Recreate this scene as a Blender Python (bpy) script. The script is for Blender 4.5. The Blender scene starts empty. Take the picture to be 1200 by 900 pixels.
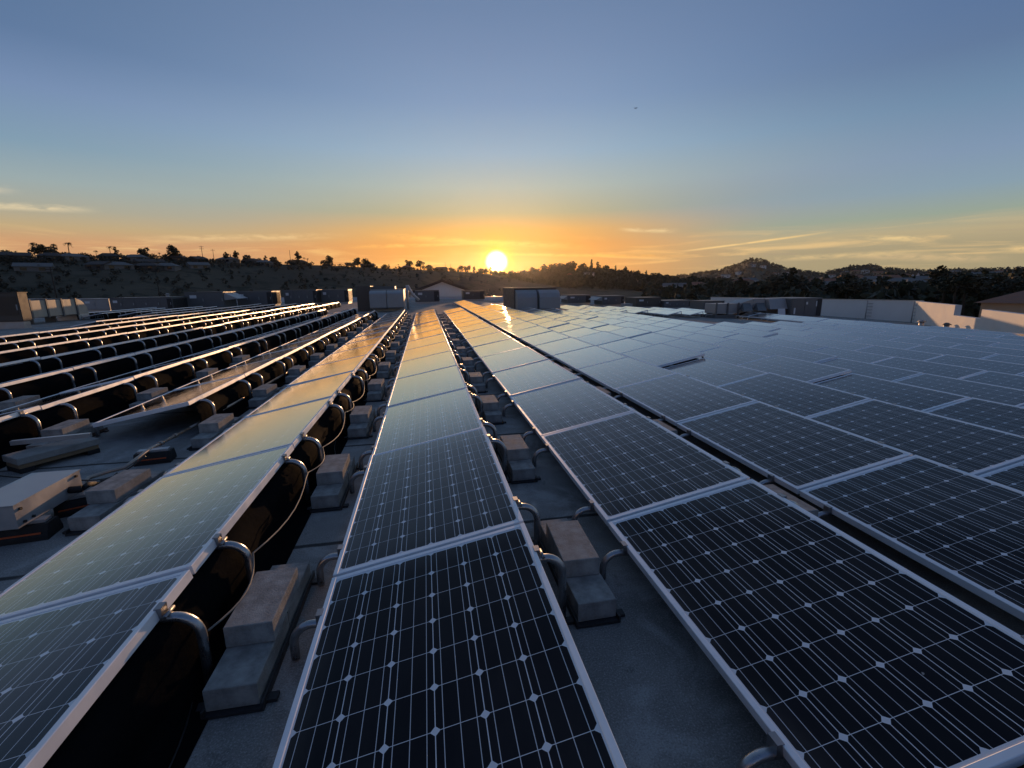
import bpy, math, random
from mathutils import Vector, Matrix
import numpy as np
random.seed(7)
RNG = np.random.default_rng(7)
scene = bpy.context.scene
col = scene.collection
R = math.radians

# ------------------------------------------------------------------ camera
EYE = Vector((0.0, 0.0, 1.62))
F_PX, PITCH, YAW, ROLL = 536.44, 0.21319, 0.18163, -0.01509
cam_d = bpy.data.cameras.new('camera')
cam_d.sensor_width = 36.0
cam_d.lens = F_PX / 1200 * 36.0
cam_d.clip_start = 0.05
cam_d.clip_end = 20000
cam = bpy.data.objects.new('camera', cam_d)
col.objects.link(cam)
fwd = Vector((math.sin(YAW) * math.cos(PITCH), math.cos(YAW) * math.cos(PITCH), -math.sin(PITCH)))
right0 = Vector((math.cos(YAW), -math.sin(YAW), 0))
up0 = right0.cross(fwd)
# image axes turned by the small roll
right = (right0 * math.cos(ROLL) + up0 * math.sin(ROLL)).normalized()
up = right.cross(fwd).normalized()
m = Matrix((right, up, -fwd)).transposed().to_4x4()
m.translation = EYE
cam.matrix_world = m
scene.camera = cam


def ray(x, y):
    """direction seen at photo position x, y (1200 x 900)"""
    a, b = x - 600, y - 450
    u = (a * math.cos(ROLL) + b * math.sin(ROLL)) / F_PX
    v = (-a * math.sin(ROLL) + b * math.cos(ROLL)) / F_PX
    d = math.cos(PITCH) - v * math.sin(PITCH)
    h = math.sin(PITCH) + v * math.cos(PITCH)
    return Vector((u * math.cos(YAW) + d * math.sin(YAW), -u * math.sin(YAW) + d * math.cos(YAW), -h))


def at_z(x, y, z):
    q = ray(x, y)
    return EYE + q * ((z - EYE.z) / q.z)


def at_y(x, y, Y):
    q = ray(x, y)
    return EYE + q * (Y / q.y)


def at_d(x, y, D):
    q = ray(x, y)
    return EYE + q * (D / math.hypot(q.x, q.y))


def proj(p):
    q = p - EYE
    zc = q.dot(fwd)
    if zc < 0.05:
        return None
    return (600 + F_PX * q.dot(right) / zc, 450 - F_PX * q.dot(up) / zc)


# ------------------------------------------------------------------ sky and sun
SUN_DIR = ray(582, 307).normalized()
SUN_EL = math.asin(SUN_DIR.z)
SUN_AZ = math.atan2(SUN_DIR.x, SUN_DIR.y)

world = bpy.data.worlds.new('World')
scene.world = world
world.use_nodes = True
wt = world.node_tree
wt.nodes.clear()


class NG:
    """small helper for node graphs"""
    def __init__(self, nt):
        self.nt = nt

    def new(self, t, **kw):
        n = self.nt.nodes.new(t)
        for k, v in kw.items():
            setattr(n, k, v)
        return n

    def put(self, sock, v):
        if isinstance(v, bpy.types.NodeSocket):
            self.nt.links.new(v, sock)
        else:
            sock.default_value = v

    def m(self, op, a, b=0.0, c=0.0, clamp=False):
        n = self.new('ShaderNodeMath', operation=op, use_clamp=clamp)
        self.put(n.inputs[0], a)
        self.put(n.inputs[1], b)
        if op in ('MULTIPLY_ADD', 'SMOOTH_MIN', 'COMPARE'):
            self.put(n.inputs[2], c)
        return n.outputs[0]

    def vm(self, op, a, b=(0, 0, 0)):
        n = self.new('ShaderNodeVectorMath', operation=op)
        self.put(n.inputs[0], a)
        if op not in ('NORMALIZE', 'LENGTH'):
            self.put(n.inputs[1], b)
        return n.outputs['Value'] if op in ('DOT_PRODUCT', 'LENGTH') else n.outputs[0]

    def xyz(self, v):
        n = self.new('ShaderNodeSeparateXYZ')
        self.put(n.inputs[0], v)
        return n.outputs

    def comb(self, x, y, z):
        n = self.new('ShaderNodeCombineXYZ')
        for i, v in enumerate((x, y, z)):
            self.put(n.inputs[i], v)
        return n.outputs[0]

    def smooth(self, v, a, b, c=0.0, d=1.0):
        n = self.new('ShaderNodeMapRange', interpolation_type='SMOOTHSTEP')
        self.put(n.inputs[0], v)
        for i, q in enumerate((a, b, c, d)):
            self.put(n.inputs[i + 1], q)
        return n.outputs[0]

    def ramp(self, v, stops, interp='LINEAR'):
        n = self.new('ShaderNodeValToRGB')
        n.color_ramp.interpolation = interp
        el = n.color_ramp.elements
        while len(el) < len(stops):
            el.new(0.5)
        for e, (p, c) in zip(el, stops):
            e.position = p
            e.color = (*c, 1) if len(c) == 3 else c
        self.put(n.inputs[0], v)
        return n.outputs[0]

    def mix(self, f, a, b, blend='MIX'):
        n = self.new('ShaderNodeMix', data_type='RGBA', blend_type=blend)
        self.put(n.inputs[0], f)
        self.put(n.inputs[6], a if isinstance(a, bpy.types.NodeSocket) else (*a, 1))
        self.put(n.inputs[7], b if isinstance(b, bpy.types.NodeSocket) else (*b, 1))
        return n.outputs[2]

    def noise(self, vec, scale, detail=4, rough=0.55, dist=0.0):
        n = self.new('ShaderNodeTexNoise')
        if vec is not None:
            self.put(n.inputs['Vector'], vec)
        n.inputs['Scale'].default_value = scale
        n.inputs['Detail'].default_value = detail
        n.inputs['Roughness'].default_value = rough
        n.inputs['Distortion'].default_value = dist
        return n.outputs[0]


def s2l(*c):
    return tuple(((v / 255) / 12.92 if v / 255 < 0.04045 else ((v / 255 + 0.055) / 1.055) ** 2.4) for v in c)


g = NG(wt)
tc = g.new('ShaderNodeTexCoord')
dvec = g.vm('NORMALIZE', tc.outputs['Generated'])
dx, dy, dz = g.xyz(dvec)
el = g.m('ARCSINE', dz)                                   # elevation in radians
eld = g.m('MULTIPLY', el, 180 / math.pi)                  # in degrees
elp = g.m('MAXIMUM', eld, 0.0)
azd = g.m('MULTIPLY', g.m('SUBTRACT', g.m('ARCTAN2', dx, dy), SUN_AZ), 180 / math.pi)  # degrees right of the sun
absaz = g.m('ABSOLUTE', azd)
t90 = g.m('DIVIDE', elp, 60.0)
# sky colours (linear) by elevation in degrees
SKY_L = [(0.00, (0.6298, 0.3298, 0.152)), (4.18, (0.6298, 0.3365, 0.1689)), (5.48, (0.5314, 0.395, 0.2178)), (6.99, (0.3958, 0.3909, 0.3115)), (9.21, (0.3161, 0.3998, 0.4176)), (12.08, (0.2059, 0.3252, 0.4377)), (16.17, (0.1682, 0.2547, 0.433)), (20.01, (0.1026, 0.1792, 0.329)), (23.00, (0.0949, 0.1691, 0.3104)), (42.00, (0.0778, 0.1387, 0.2545)), (60.00, (0.0664, 0.1184, 0.2173))]
SKY_C = [(0.00, (0.855, 0.3351, 0.052)), (4.75, (0.855, 0.3419, 0.0578)), (6.39, (0.7605, 0.402, 0.107)), (8.27, (0.4315, 0.4147, 0.254)), (11.02, (0.3947, 0.4703, 0.4306)), (14.51, (0.2984, 0.4332, 0.554)), (19.37, (0.2123, 0.3229, 0.5015)), (23.78, (0.1771, 0.2675, 0.4374)), (27.11, (0.1514, 0.2347, 0.3955)), (42.00, (0.1241, 0.1925, 0.3243)), (60.00, (0.106, 0.1643, 0.2768))]
SKY_R = [(0.00, (0.3963, 0.3288, 0.1865)), (2.93, (0.3963, 0.3355, 0.2072)), (4.18, (0.4792, 0.3967, 0.2389)), (5.63, (0.3054, 0.3693, 0.303)), (7.77, (0.2379, 0.3416, 0.4238)), (10.54, (0.2065, 0.3001, 0.4429)), (14.52, (0.1484, 0.2479, 0.3873)), (18.26, (0.1098, 0.1811, 0.3231)), (21.19, (0.0963, 0.1677, 0.3175)), (42.00, (0.079, 0.1375, 0.2603)), (60.00, (0.0674, 0.1174, 0.2222))]
# end sky colours


def sky_ramp(tab):
    return g.ramp(t90, [(e / 60.0, c) for e, c in tab])


wright = g.smooth(azd, -25.0, 25.0)
away = g.mix(wright, sky_ramp(SKY_L), sky_ramp(SKY_R))
toward = sky_ramp(SKY_C)
wsun = g.mix(g.smooth(eld, 4.0, 13.0), g.smooth(absaz, 33.0, 3.0), g.smooth(absaz, 50.0, 3.0))
base = g.mix(wsun, away, toward)
# opposite half of the sky is darker and bluer at dusk
back = g.smooth(absaz, 70.0, 150.0)
base = g.mix(back, base, g.mix(1.0, base, (0.62, 0.68, 0.85), 'MULTIPLY'))
# cirrus: thin streaks low over the horizon
cv = g.comb(g.m('MULTIPLY', azd, 0.05), g.m('MULTIPLY', eld, 0.62), 0.3)
n1 = g.noise(cv, 1.6, 6, 0.6, 0.6)
cm = g.m('MULTIPLY', g.smooth(n1, 0.50, 0.70), g.m('MULTIPLY', g.smooth(eld, 0.2, 2.0), g.smooth(eld, 6.2, 3.4)))
cloud_col = g.mix(wsun, s2l(238, 200, 140), s2l(255, 190, 92))
base = g.mix(g.m('MULTIPLY', cm, 0.7), base, cloud_col)
n2 = g.noise(g.comb(g.m('MULTIPLY', azd, 0.045), g.m('MULTIPLY', eld, 0.8), 4.7), 2.0, 5, 0.6, 0.4)
dk = g.m('MULTIPLY', g.smooth(n2, 0.55, 0.72), g.m('MULTIPLY', g.smooth(eld, 1.0, 2.6), g.smooth(eld, 5.5, 3.6)))
base = g.mix(g.m('MULTIPLY', dk, 0.35), base, g.mix(wsun, s2l(170, 150, 130), s2l(214, 140, 74)))


def az_el(x, y):
    q = ray(x, y).normalized()
    return math.degrees(math.atan2(q.x, q.y) - SUN_AZ), math.degrees(math.asin(q.z))


def wisp(bse, xa, ya, xb, yb, thick, strength, colr, seed, ragged=0.5):
    """one wisp of cloud lying between two directions of the sky"""
    a0, e0 = az_el(xa, ya)
    a1, e1 = az_el(xb, yb)
    t = g.m('DIVIDE', g.m('SUBTRACT', azd, a0), (a1 - a0))
    line = g.m('MULTIPLY_ADD', t, (e1 - e0), e0)
    nz = g.noise(g.comb(g.m('MULTIPLY', azd, 0.5), g.m('MULTIPLY', eld, 1.6), seed), 1.3, 5, 0.62, 0.5)
    off = g.m('SUBTRACT', g.m('SUBTRACT', eld, line), g.m('MULTIPLY', g.m('SUBTRACT', nz, 0.5), thick * ragged * 2))
    across = g.smooth(g.m('ABSOLUTE', off), thick, 0.0)
    along = g.m('MULTIPLY', g.smooth(t, 0.0, 0.35), g.smooth(t, 1.0, 0.65))
    tex = g.smooth(nz, 0.25, 0.62) if ragged > 0.2 else g.smooth(nz, 0.05, 0.5)
    f = g.m('MULTIPLY', g.m('MULTIPLY', across, along), g.m('MULTIPLY', tex, strength))
    return g.mix(f, bse, colr)


cream = s2l(232, 212, 172)
base = wisp(base, -120, 236, 128, 247, 0.42, 0.75, cream, 1.0)
base = wisp(base, -140, 216, 34, 224, 0.5, 0.6, s2l(220, 206, 178), 2.0)
base = wisp(base, 140, 280, 420, 276, 0.5, 0.6, s2l(240, 206, 150), 3.0)
base = wisp(base, 420, 274, 700, 290, 0.55, 0.9, s2l(255, 196, 104), 4.0)
base = wisp(base, 520, 296, 820, 300, 0.30, 0.8, s2l(255, 188, 92), 14.0)
base = wisp(base, 380, 290, 610, 283, 0.30, 0.8, s2l(255, 196, 104), 15.0)
base = wisp(base, 720, 269, 800, 271, 0.36, 0.7, s2l(240, 214, 160), 5.0)
base = wisp(base, 780, 297, 985, 270, 0.17, 0.95, s2l(246, 208, 142), 6.0, 0.1)
base = wisp(base, 1008, 278, 1090, 281, 0.36, 0.8, s2l(240, 208, 148), 7.0)
base = wisp(base, 880, 305, 1120, 293, 0.4, 0.55, s2l(240, 206, 146), 8.0)
base = wisp(base, 1165, 292, 1260, 289, 0.55, 0.8, s2l(244, 208, 146), 9.0)
base = wisp(base, 980, 300, 1200, 304, 0.5, 0.5, s2l(236, 200, 146), 10.0)
# the glow round the sun and the sun itself
cosang = g.vm('DOT_PRODUCT', dvec, tuple(SUN_DIR))
angd = g.m('MULTIPLY', g.m('ARCCOSINE', g.m('MINIMUM', cosang, 0.9999999)), 180 / math.pi)


def gauss(w):
    q = g.m('DIVIDE', angd, w)
    return g.m('EXPONENT', g.m('MULTIPLY', g.m('MULTIPLY', q, q), -1.0))


def addcol(bse, f, c):
    n = g.vm('MULTIPLY', g.comb(f, f, f), c)
    return g.vm('ADD', bse, n)


base = g.mix(g.m('MULTIPLY', gauss(3.0), 0.85), base, g.mix(1.0, base, (1.0, 0.93, 0.2), 'MULTIPLY'))
base = addcol(base, gauss(2.8), (0.22, 0.06, 0.0))
base = addcol(base, gauss(1.5), (1.1, 0.52, 0.0))
base = addcol(base, g.smooth(angd, 1.55, 0.70), (7.0, 5.2, 1.9))
# below the horizon
base = g.mix(g.smooth(eld, 0.0, -3.0), base, (0.03, 0.028, 0.028))
bg1 = g.new('ShaderNodeBackground')
g.put(bg1.inputs[0], base)
bg1.inputs[1].default_value = 1.0
sky = g.new('ShaderNodeTexSky', sky_type='NISHITA')
sky.sun_disc = False
sky.sun_elevation = SUN_EL
sky.sun_rotation = SUN_AZ
sky.air_density = 1.4
sky.dust_density = 2.0
bg2 = g.new('ShaderNodeBackground')
g.put(bg2.inputs[0], sky.outputs[0])
bg2.inputs[1].default_value = 0.005
add = g.new('ShaderNodeAddShader')
wt.links.new(bg1.outputs[0], add.inputs[0])
wt.links.new(bg2.outputs[0], add.inputs[1])
wout = g.new('ShaderNodeOutputWorld')
wt.links.new(add.outputs[0], wout.inputs['Surface'])
world.cycles.sampling_method = 'MANUAL'
world.cycles.sample_map_resolution = 1024

sun_d = bpy.data.lights.new('sun', 'SUN')
sun_d.energy = 3.5
sun_d.angle = R(0.6)
sun_d.color = (1.0, 0.55, 0.26)
sun = bpy.data.objects.new('sun', sun_d)
sun.rotation_euler = SUN_DIR.to_track_quat('Z', 'Y').to_euler()
col.objects.link(sun)

scene.view_settings.view_transform = 'Standard'
scene.view_settings.look = 'None'
scene.view_settings.exposure = 0.0
scene.view_settings.gamma = 1.0
scene.view_settings.use_curve_mapping = False
scene.render.engine = 'CYCLES'
scene.cycles.use_denoising = True
scene.cycles.max_bounces = 6
scene.cycles.volume_bounces = 0
scene.cycles.sample_clamp_indirect = 4.0

# ------------------------------------------------------------------ materials
MATS = {}


def mat(name, colr=(0.5, 0.5, 0.5), rough=0.6, metal=0.0, var=0.0, vscale=8.0, bump=0.0, bscale=60.0, spec=0.5, stretch=None):
    """a procedural principled material with mottled colour and a fine bump"""
    if name in MATS:
        return MATS[name]
    mt = bpy.data.materials.new(name)
    mt.use_nodes = True
    nt = mt.node_tree
    n = NG(nt)
    p = nt.nodes['Principled BSDF']
    p.inputs['Roughness'].default_value = rough
    p.inputs['Metallic'].default_value = metal
    p.inputs['Specular IOR Level'].default_value = spec
    p.inputs['Base Color'].default_value = (*colr, 1)
    crd = nt.nodes.new('ShaderNodeTexCoord').outputs['Object']
    if stretch:
        crd = n.vm('MULTIPLY', crd, stretch)
    if var > 0:
        nz = n.noise(crd, vscale, 6, 0.62)
        lo = tuple(c * (1 - var) for c in colr)
        hi = tuple(min(1, c * (1 + var)) for c in colr)
        cr = n.ramp(nz, [(0.3, lo), (0.7, hi)])
        nt.links.new(cr, p.inputs['Base Color'])
        rr = n.smooth(nz, 0.3, 0.7, max(0.05, rough - 0.12), min(1, rough + 0.12))
        nt.links.new(rr, p.inputs['Roughness'])
    if bump > 0:
        nb = n.noise(crd, bscale, 4, 0.6)
        b = n.new('ShaderNodeBump')
        b.inputs['Strength'].default_value = bump
        b.inputs['Distance'].default_value = 0.01
        nt.links.new(nb, b.inputs['Height'])
        nt.links.new(b.outputs[0], p.inputs['Normal'])
    MATS[name] = mt
    return mt


M_frame = mat('anodised_aluminium', (0.86, 0.87, 0.89), 0.42, 0.2, 0.06, 5, 0, spec=0.5)
M_tube = mat('galvanised_tube', (0.42, 0.42, 0.43), 0.33, 0.9, 0.16, 14, 0.08, 90)
M_clamp = mat('clamp_steel', (0.30, 0.30, 0.31), 0.4, 0.9, 0.1, 20)
M_block = mat('concrete_paver', (0.32, 0.312, 0.29), 0.95, 0, 0.34, 14, 0.35, 120, spec=0.1)
M_block2 = mat('worn_concrete', (0.27, 0.26, 0.24), 0.9, 0, 0.22, 7, 0.5, 120)
M_tray = mat('dark_plastic_tray', (0.03, 0.03, 0.032), 0.6, 0, 0.2, 6)
M_rubber = mat('black_rubber', (0.012, 0.012, 0.012), 0.75, 0, 0.3, 10, 0.3, 80)
M_orange = mat('orange_reflector', (0.55, 0.10, 0.03), 0.4)
M_galv = mat('galvanised_sheet', (0.46, 0.46, 0.46), 0.42, 0.55, 0.12, 4, 0.05, 40)
M_white = mat('white_stucco', (0.62, 0.61, 0.59), 0.9, 0, 0.07, 1.2, 0.5, 60)
M_white2 = mat('white_painted_wall', (0.66, 0.66, 0.66), 0.8, 0, 0.05, 1.0, 0.2, 40)
M_unit = mat('grey_unit_paint', (0.115, 0.118, 0.12), 0.5, 0, 0.12, 2.0)
M_unit2 = mat('light_unit_paint', (0.33, 0.33, 0.33), 0.5, 0.2, 0.08, 2.0)
M_unit3 = mat('brown_unit_paint', (0.088, 0.072, 0.060), 0.5, 0, 0.15, 2.5)
M_coil = mat('dark_coil', (0.028, 0.026, 0.025), 0.65, 0, 0.3, 30)
M_duct = mat('tan_duct', (0.42, 0.38, 0.31), 0.5, 0.1, 0.16, 3.5, 0.1, 20, stretch=(1, 1, 0.3))
M_cable = mat('grey_cable', (0.19, 0.17, 0.145), 0.6)
M_black_cable = mat('black_cable', (0.012, 0.012, 0.013), 0.5)
M_wood = mat('weathered_timber', (0.22, 0.15, 0.085), 0.85, 0, 0.3, 12, 0.3, 60, stretch=(6, 0.6, 6))
M_bark = mat('bark', (0.05, 0.038, 0.028), 0.9, 0, 0.3, 4)
M_leafA = mat('leaf_dark', (0.030, 0.036, 0.018), 0.8, 0, 0.45, 0.5)
M_leafB = mat('leaf_olive', (0.066, 0.060, 0.034), 0.8, 0, 0.4, 0.5)
M_leafC = mat('leaf_grey_green', (0.13, 0.108, 0.08), 0.8, 0, 0.4, 0.4)
M_tile = mat('clay_tiles', (0.27, 0.11, 0.06), 0.8, 0, 0.3, 3.0, 0.6, 14, stretch=(1, 1, 3))
M_dark_roof = mat('dark_shingles', (0.07, 0.055, 0.048), 0.85, 0, 0.25, 2.0)
M_grey_roof = mat('grey_shingles', (0.16, 0.15, 0.14), 0.85, 0, 0.2, 2.0)
M_tan = mat('tan_stucco', (0.36, 0.28, 0.20), 0.9, 0, 0.08, 2.0)
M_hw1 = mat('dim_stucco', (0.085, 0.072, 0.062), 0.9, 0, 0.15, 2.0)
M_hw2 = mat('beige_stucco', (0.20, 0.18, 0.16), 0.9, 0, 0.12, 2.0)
M_window = mat('dark_window', (0.015, 0.018, 0.022), 0.12)
M_copper = mat('pipe_steel', (0.40, 0.33, 0.27), 0.4, 0.7, 0.15, 10)
M_bird = mat('dark_feathers', (0.05, 0.06, 0.08), 0.8)
M_membrane = mat('pale_roof_coating', (0.22, 0.22, 0.225), 0.85, 0, 0.2, 1.5, 0.3, 50)

# solar cells: the grid of cells, busbars and white backsheet behind smooth glass
CX, CY = 0.1555, 0.158
mt = bpy.data.materials.new('solar_cells')
mt.use_nodes = True
M_cell = mt
nt = mt.node_tree
n = NG(nt)
p = nt.nodes['Principled BSDF']
uv = nt.nodes.new('ShaderNodeUVMap')
ux, uy, _ = n.xyz(uv.outputs[0])
cu = n.m('DIVIDE', n.m('SUBTRACT', ux, 0.0285), CX)
cvv = n.m('DIVIDE', n.m('SUBTRACT', uy, 0.035), CY)
ax = n.m('MULTIPLY', n.m('ABSOLUTE', n.m('SUBTRACT', n.m('FRACT', cu), 0.5)), CX)
ay = n.m('MULTIPLY', n.m('ABSOLUTE', n.m('SUBTRACT', n.m('FRACT', cvv), 0.5)), CY)
inx = n.m('LESS_THAN', ax, CX / 2 - 0.0015)
iny = n.m('LESS_THAN', ay, CY / 2 - 0.0011)
dia = n.m('LESS_THAN', n.m('ADD', ax, ay), (CX + CY) / 2 - 0.0165)
inside = n.m('MULTIPLY', n.m('MULTIPLY', n.m('GREATER_THAN', cu, 0.0), n.m('LESS_THAN', cu, 6.0)),
             n.m('MULTIPLY', n.m('GREATER_THAN', cvv, 0.0), n.m('LESS_THAN', cvv, 10.0)))
cell = n.m('MULTIPLY', n.m('MULTIPLY', inx, iny), n.m('MULTIPLY', dia, inside))
bus = n.m('MAXIMUM', n.m('LESS_THAN', ax, 0.0012), n.m('LESS_THAN', n.m('ABSOLUTE', n.m('SUBTRACT', ax, CX / 3)), 0.0012))
bus = n.m('MULTIPLY', bus, inside)
wn = nt.nodes.new('ShaderNodeTexWhiteNoise')
wn.noise_dimensions = '3D'
oi = nt.nodes.new('ShaderNodeObjectInfo')
n.put(wn.inputs['Vector'], n.comb(n.m('FLOOR', cu), n.m('FLOOR', cvv), n.m('MULTIPLY', oi.outputs['Random'], 50.0)))
cellc = n.mix(wn.outputs['Value'], (0.0035, 0.0042, 0.0085), (0.0075, 0.0070, 0.0120))
c1 = n.mix(cell, (0.76, 0.77, 0.79), cellc)
c2 = n.mix(n.m('MULTIPLY', bus, 0.85), c1, (0.74, 0.75, 0.77))
tcn = nt.nodes.new('ShaderNodeTexCoord')
dust = n.noise(n.comb(ux, n.m('MULTIPLY', uy, 0.5), n.m('MULTIPLY', oi.outputs['Random'], 40.0)), 3.2, 6, 0.65)
df = n.smooth(dust, 0.35, 0.8, 0.004, 0.035)
edge = n.m('MULTIPLY', n.smooth(ux, 0.16, 0.02), n.smooth(dust, 0.25, 0.7, 0.01, 0.11))
df = n.m('MAXIMUM', df, edge)
c3 = n.mix(df, c2, (0.42, 0.38, 0.33))
spots = n.noise(n.comb(ux, uy, n.m('MULTIPLY', oi.outputs['Random'], 90.0)), 16.0, 2, 0.5)
c3 = n.mix(n.smooth(spots, 0.80, 0.83, 0, 0.6), c3, (0.55, 0.54, 0.50))
nt.links.new(c3, p.inputs['Base Color'])
nt.links.new(n.smooth(dust, 0.3, 0.75, 0.085, 0.17), p.inputs['Roughness'])
p.inputs['Specular IOR Level'].default_value = 0.0
lw = nt.nodes.new('ShaderNodeLayerWeight')
lw.inputs['Blend'].default_value = 0.5
refl = n.ramp(lw.outputs['Facing'], [(0.0, (0.012,) * 3), (0.30, (0.015,) * 3), (0.46, (0.030,) * 3), (0.525, (0.095,) * 3), (0.58, (0.125,) * 3), (0.65, (0.20,) * 3),
                                     (0.72, (0.42,) * 3), (0.845, (0.93,) * 3), (1.0, (0.98,) * 3)])
gl = nt.nodes.new('ShaderNodeBsdfGlossy')
gl.distribution = 'BECKMANN'
gl.inputs['Color'].default_value = (1.0, 0.96, 0.90, 1)
nt.links.new(n.smooth(dust, 0.3, 0.75, 0.11, 0.17), gl.inputs['Roughness'])
ms = nt.nodes.new('ShaderNodeMixShader')
nt.links.new(refl, ms.inputs[0])
nt.links.new(p.outputs[0], ms.inputs[1])
nt.links.new(gl.outputs[0], ms.inputs[2])
nt.links.new(ms.outputs[0], nt.nodes['Material Output'].inputs['Surface'])

# roof: mineral cap sheet, dark, granular, with damp patches
mt = bpy.data.materials.new('mineral_cap_sheet')
mt.use_nodes = True
M_roof = mt
nt = mt.node_tree
n = NG(nt)
p = nt.nodes['Principled BSDF']
oc = nt.nodes.new('ShaderNodeTexCoord').outputs['Object']
big = n.noise(oc, 0.9, 6, 0.62, 0.4)
gran = n.noise(oc, 130.0, 4, 0.75)
stain = n.noise(n.vm('ADD', oc, (31, 7, 2)), 2.6, 7, 0.66, 0.8)
b0 = n.ramp(big, [(0.32, (0.18, 0.172, 0.160)), (0.68, (0.38, 0.363, 0.335))])
b1 = n.mix(n.smooth(stain, 0.47, 0.66, 0, 0.5), b0, (0.50, 0.49, 0.47))
spot = n.noise(n.vm('ADD', oc, (3, 17, 9)), 5.5, 6, 0.7, 1.2)
b1 = n.mix(n.smooth(spot, 0.60, 0.72, 0, 0.65), b1, (0.13, 0.127, 0.12))
b2 = n.mix(n.smooth(gran, 0.50, 0.68, 0, 0.6), b1, (0.60, 0.59, 0.57))
b2 = n.mix(n.smooth(gran, 0.46, 0.34, 0, 0.55), b2, (0.10, 0.098, 0.095))
sx_, sy_, sz_ = n.xyz(oc)
lap = n.m('ABSOLUTE', n.m('SUBTRACT', n.m('FRACT', n.m('ADD', n.m('MULTIPLY', sy_, 0.52), n.m('MULTIPLY', big, 0.03))), 0.5))
lapm = n.smooth(lap, 0.014, 0.006)
b2 = n.mix(n.m('MULTIPLY', lapm, 0.85), b2, (0.03, 0.03, 0.03))
nt.links.new(b2, p.inputs['Base Color'])
wet = n.noise(n.vm('ADD', oc, (5, 13, 0)), 0.9, 5, 0.6, 0.5)
nt.links.new(n.smooth(wet, 0.60, 0.66, 1.0, 0.34), p.inputs['Roughness'])
nt.links.new(n.smooth(wet, 0.60, 0.66, 0.04, 0.5), p.inputs['Specular IOR Level'])
bp = n.new('ShaderNodeBump')
bp.inputs['Strength'].default_value = 0.45
bp.inputs['Distance'].default_value = 0.003
hgt = n.m('ADD', n.m('ADD', gran, n.m('MULTIPLY', n.noise(oc, 14, 4, 0.6), 1.2)), n.m('MULTIPLY', n.smooth(lap, 0.0, 0.012), 0.8))
nt.links.new(hgt, bp.inputs['Height'])
nt.links.new(bp.outputs[0], p.inputs['Normal'])

# dry hillside grass and scrub
def hill_mat(name, c0, c1, c2, sc):
    mt = bpy.data.materials.new(name)
    mt.use_nodes = True
    nt = mt.node_tree
    n = NG(nt)
    p = nt.nodes['Principled BSDF']
    p.inputs['Roughness'].default_value = 0.95
    p.inputs['Specular IOR Level'].default_value = 0.1
    oc = nt.nodes.new('ShaderNodeTexCoord').outputs['Object']
    a = n.noise(n.vm('MULTIPLY', oc, (1, 1, 3)), 0.02 * sc, 7, 0.62, 0.5)
    b = n.noise(oc, 0.16 * sc, 6, 0.65, 0.3)
    q = n.ramp(a, [(0.3, c0), (0.7, c1)])
    q = n.mix(n.smooth(b, 0.5, 0.64), q, c2)
    nt.links.new(q, p.inputs['Base Color'])
    return mt


M_hillA = hill_mat('dry_grass_hill', (0.072, 0.062, 0.044), (0.125, 0.10, 0.066), (0.05, 0.046, 0.032), 1.0)
M_hillB = hill_mat('scrub_hill', (0.075, 0.066, 0.045), (0.12, 0.10, 0.068), (0.05, 0.047, 0.03), 0.5)
M_ground = hill_mat('valley_ground', (0.05, 0.045, 0.03), (0.09, 0.08, 0.06), (0.035, 0.035, 0.022), 0.8)


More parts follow.
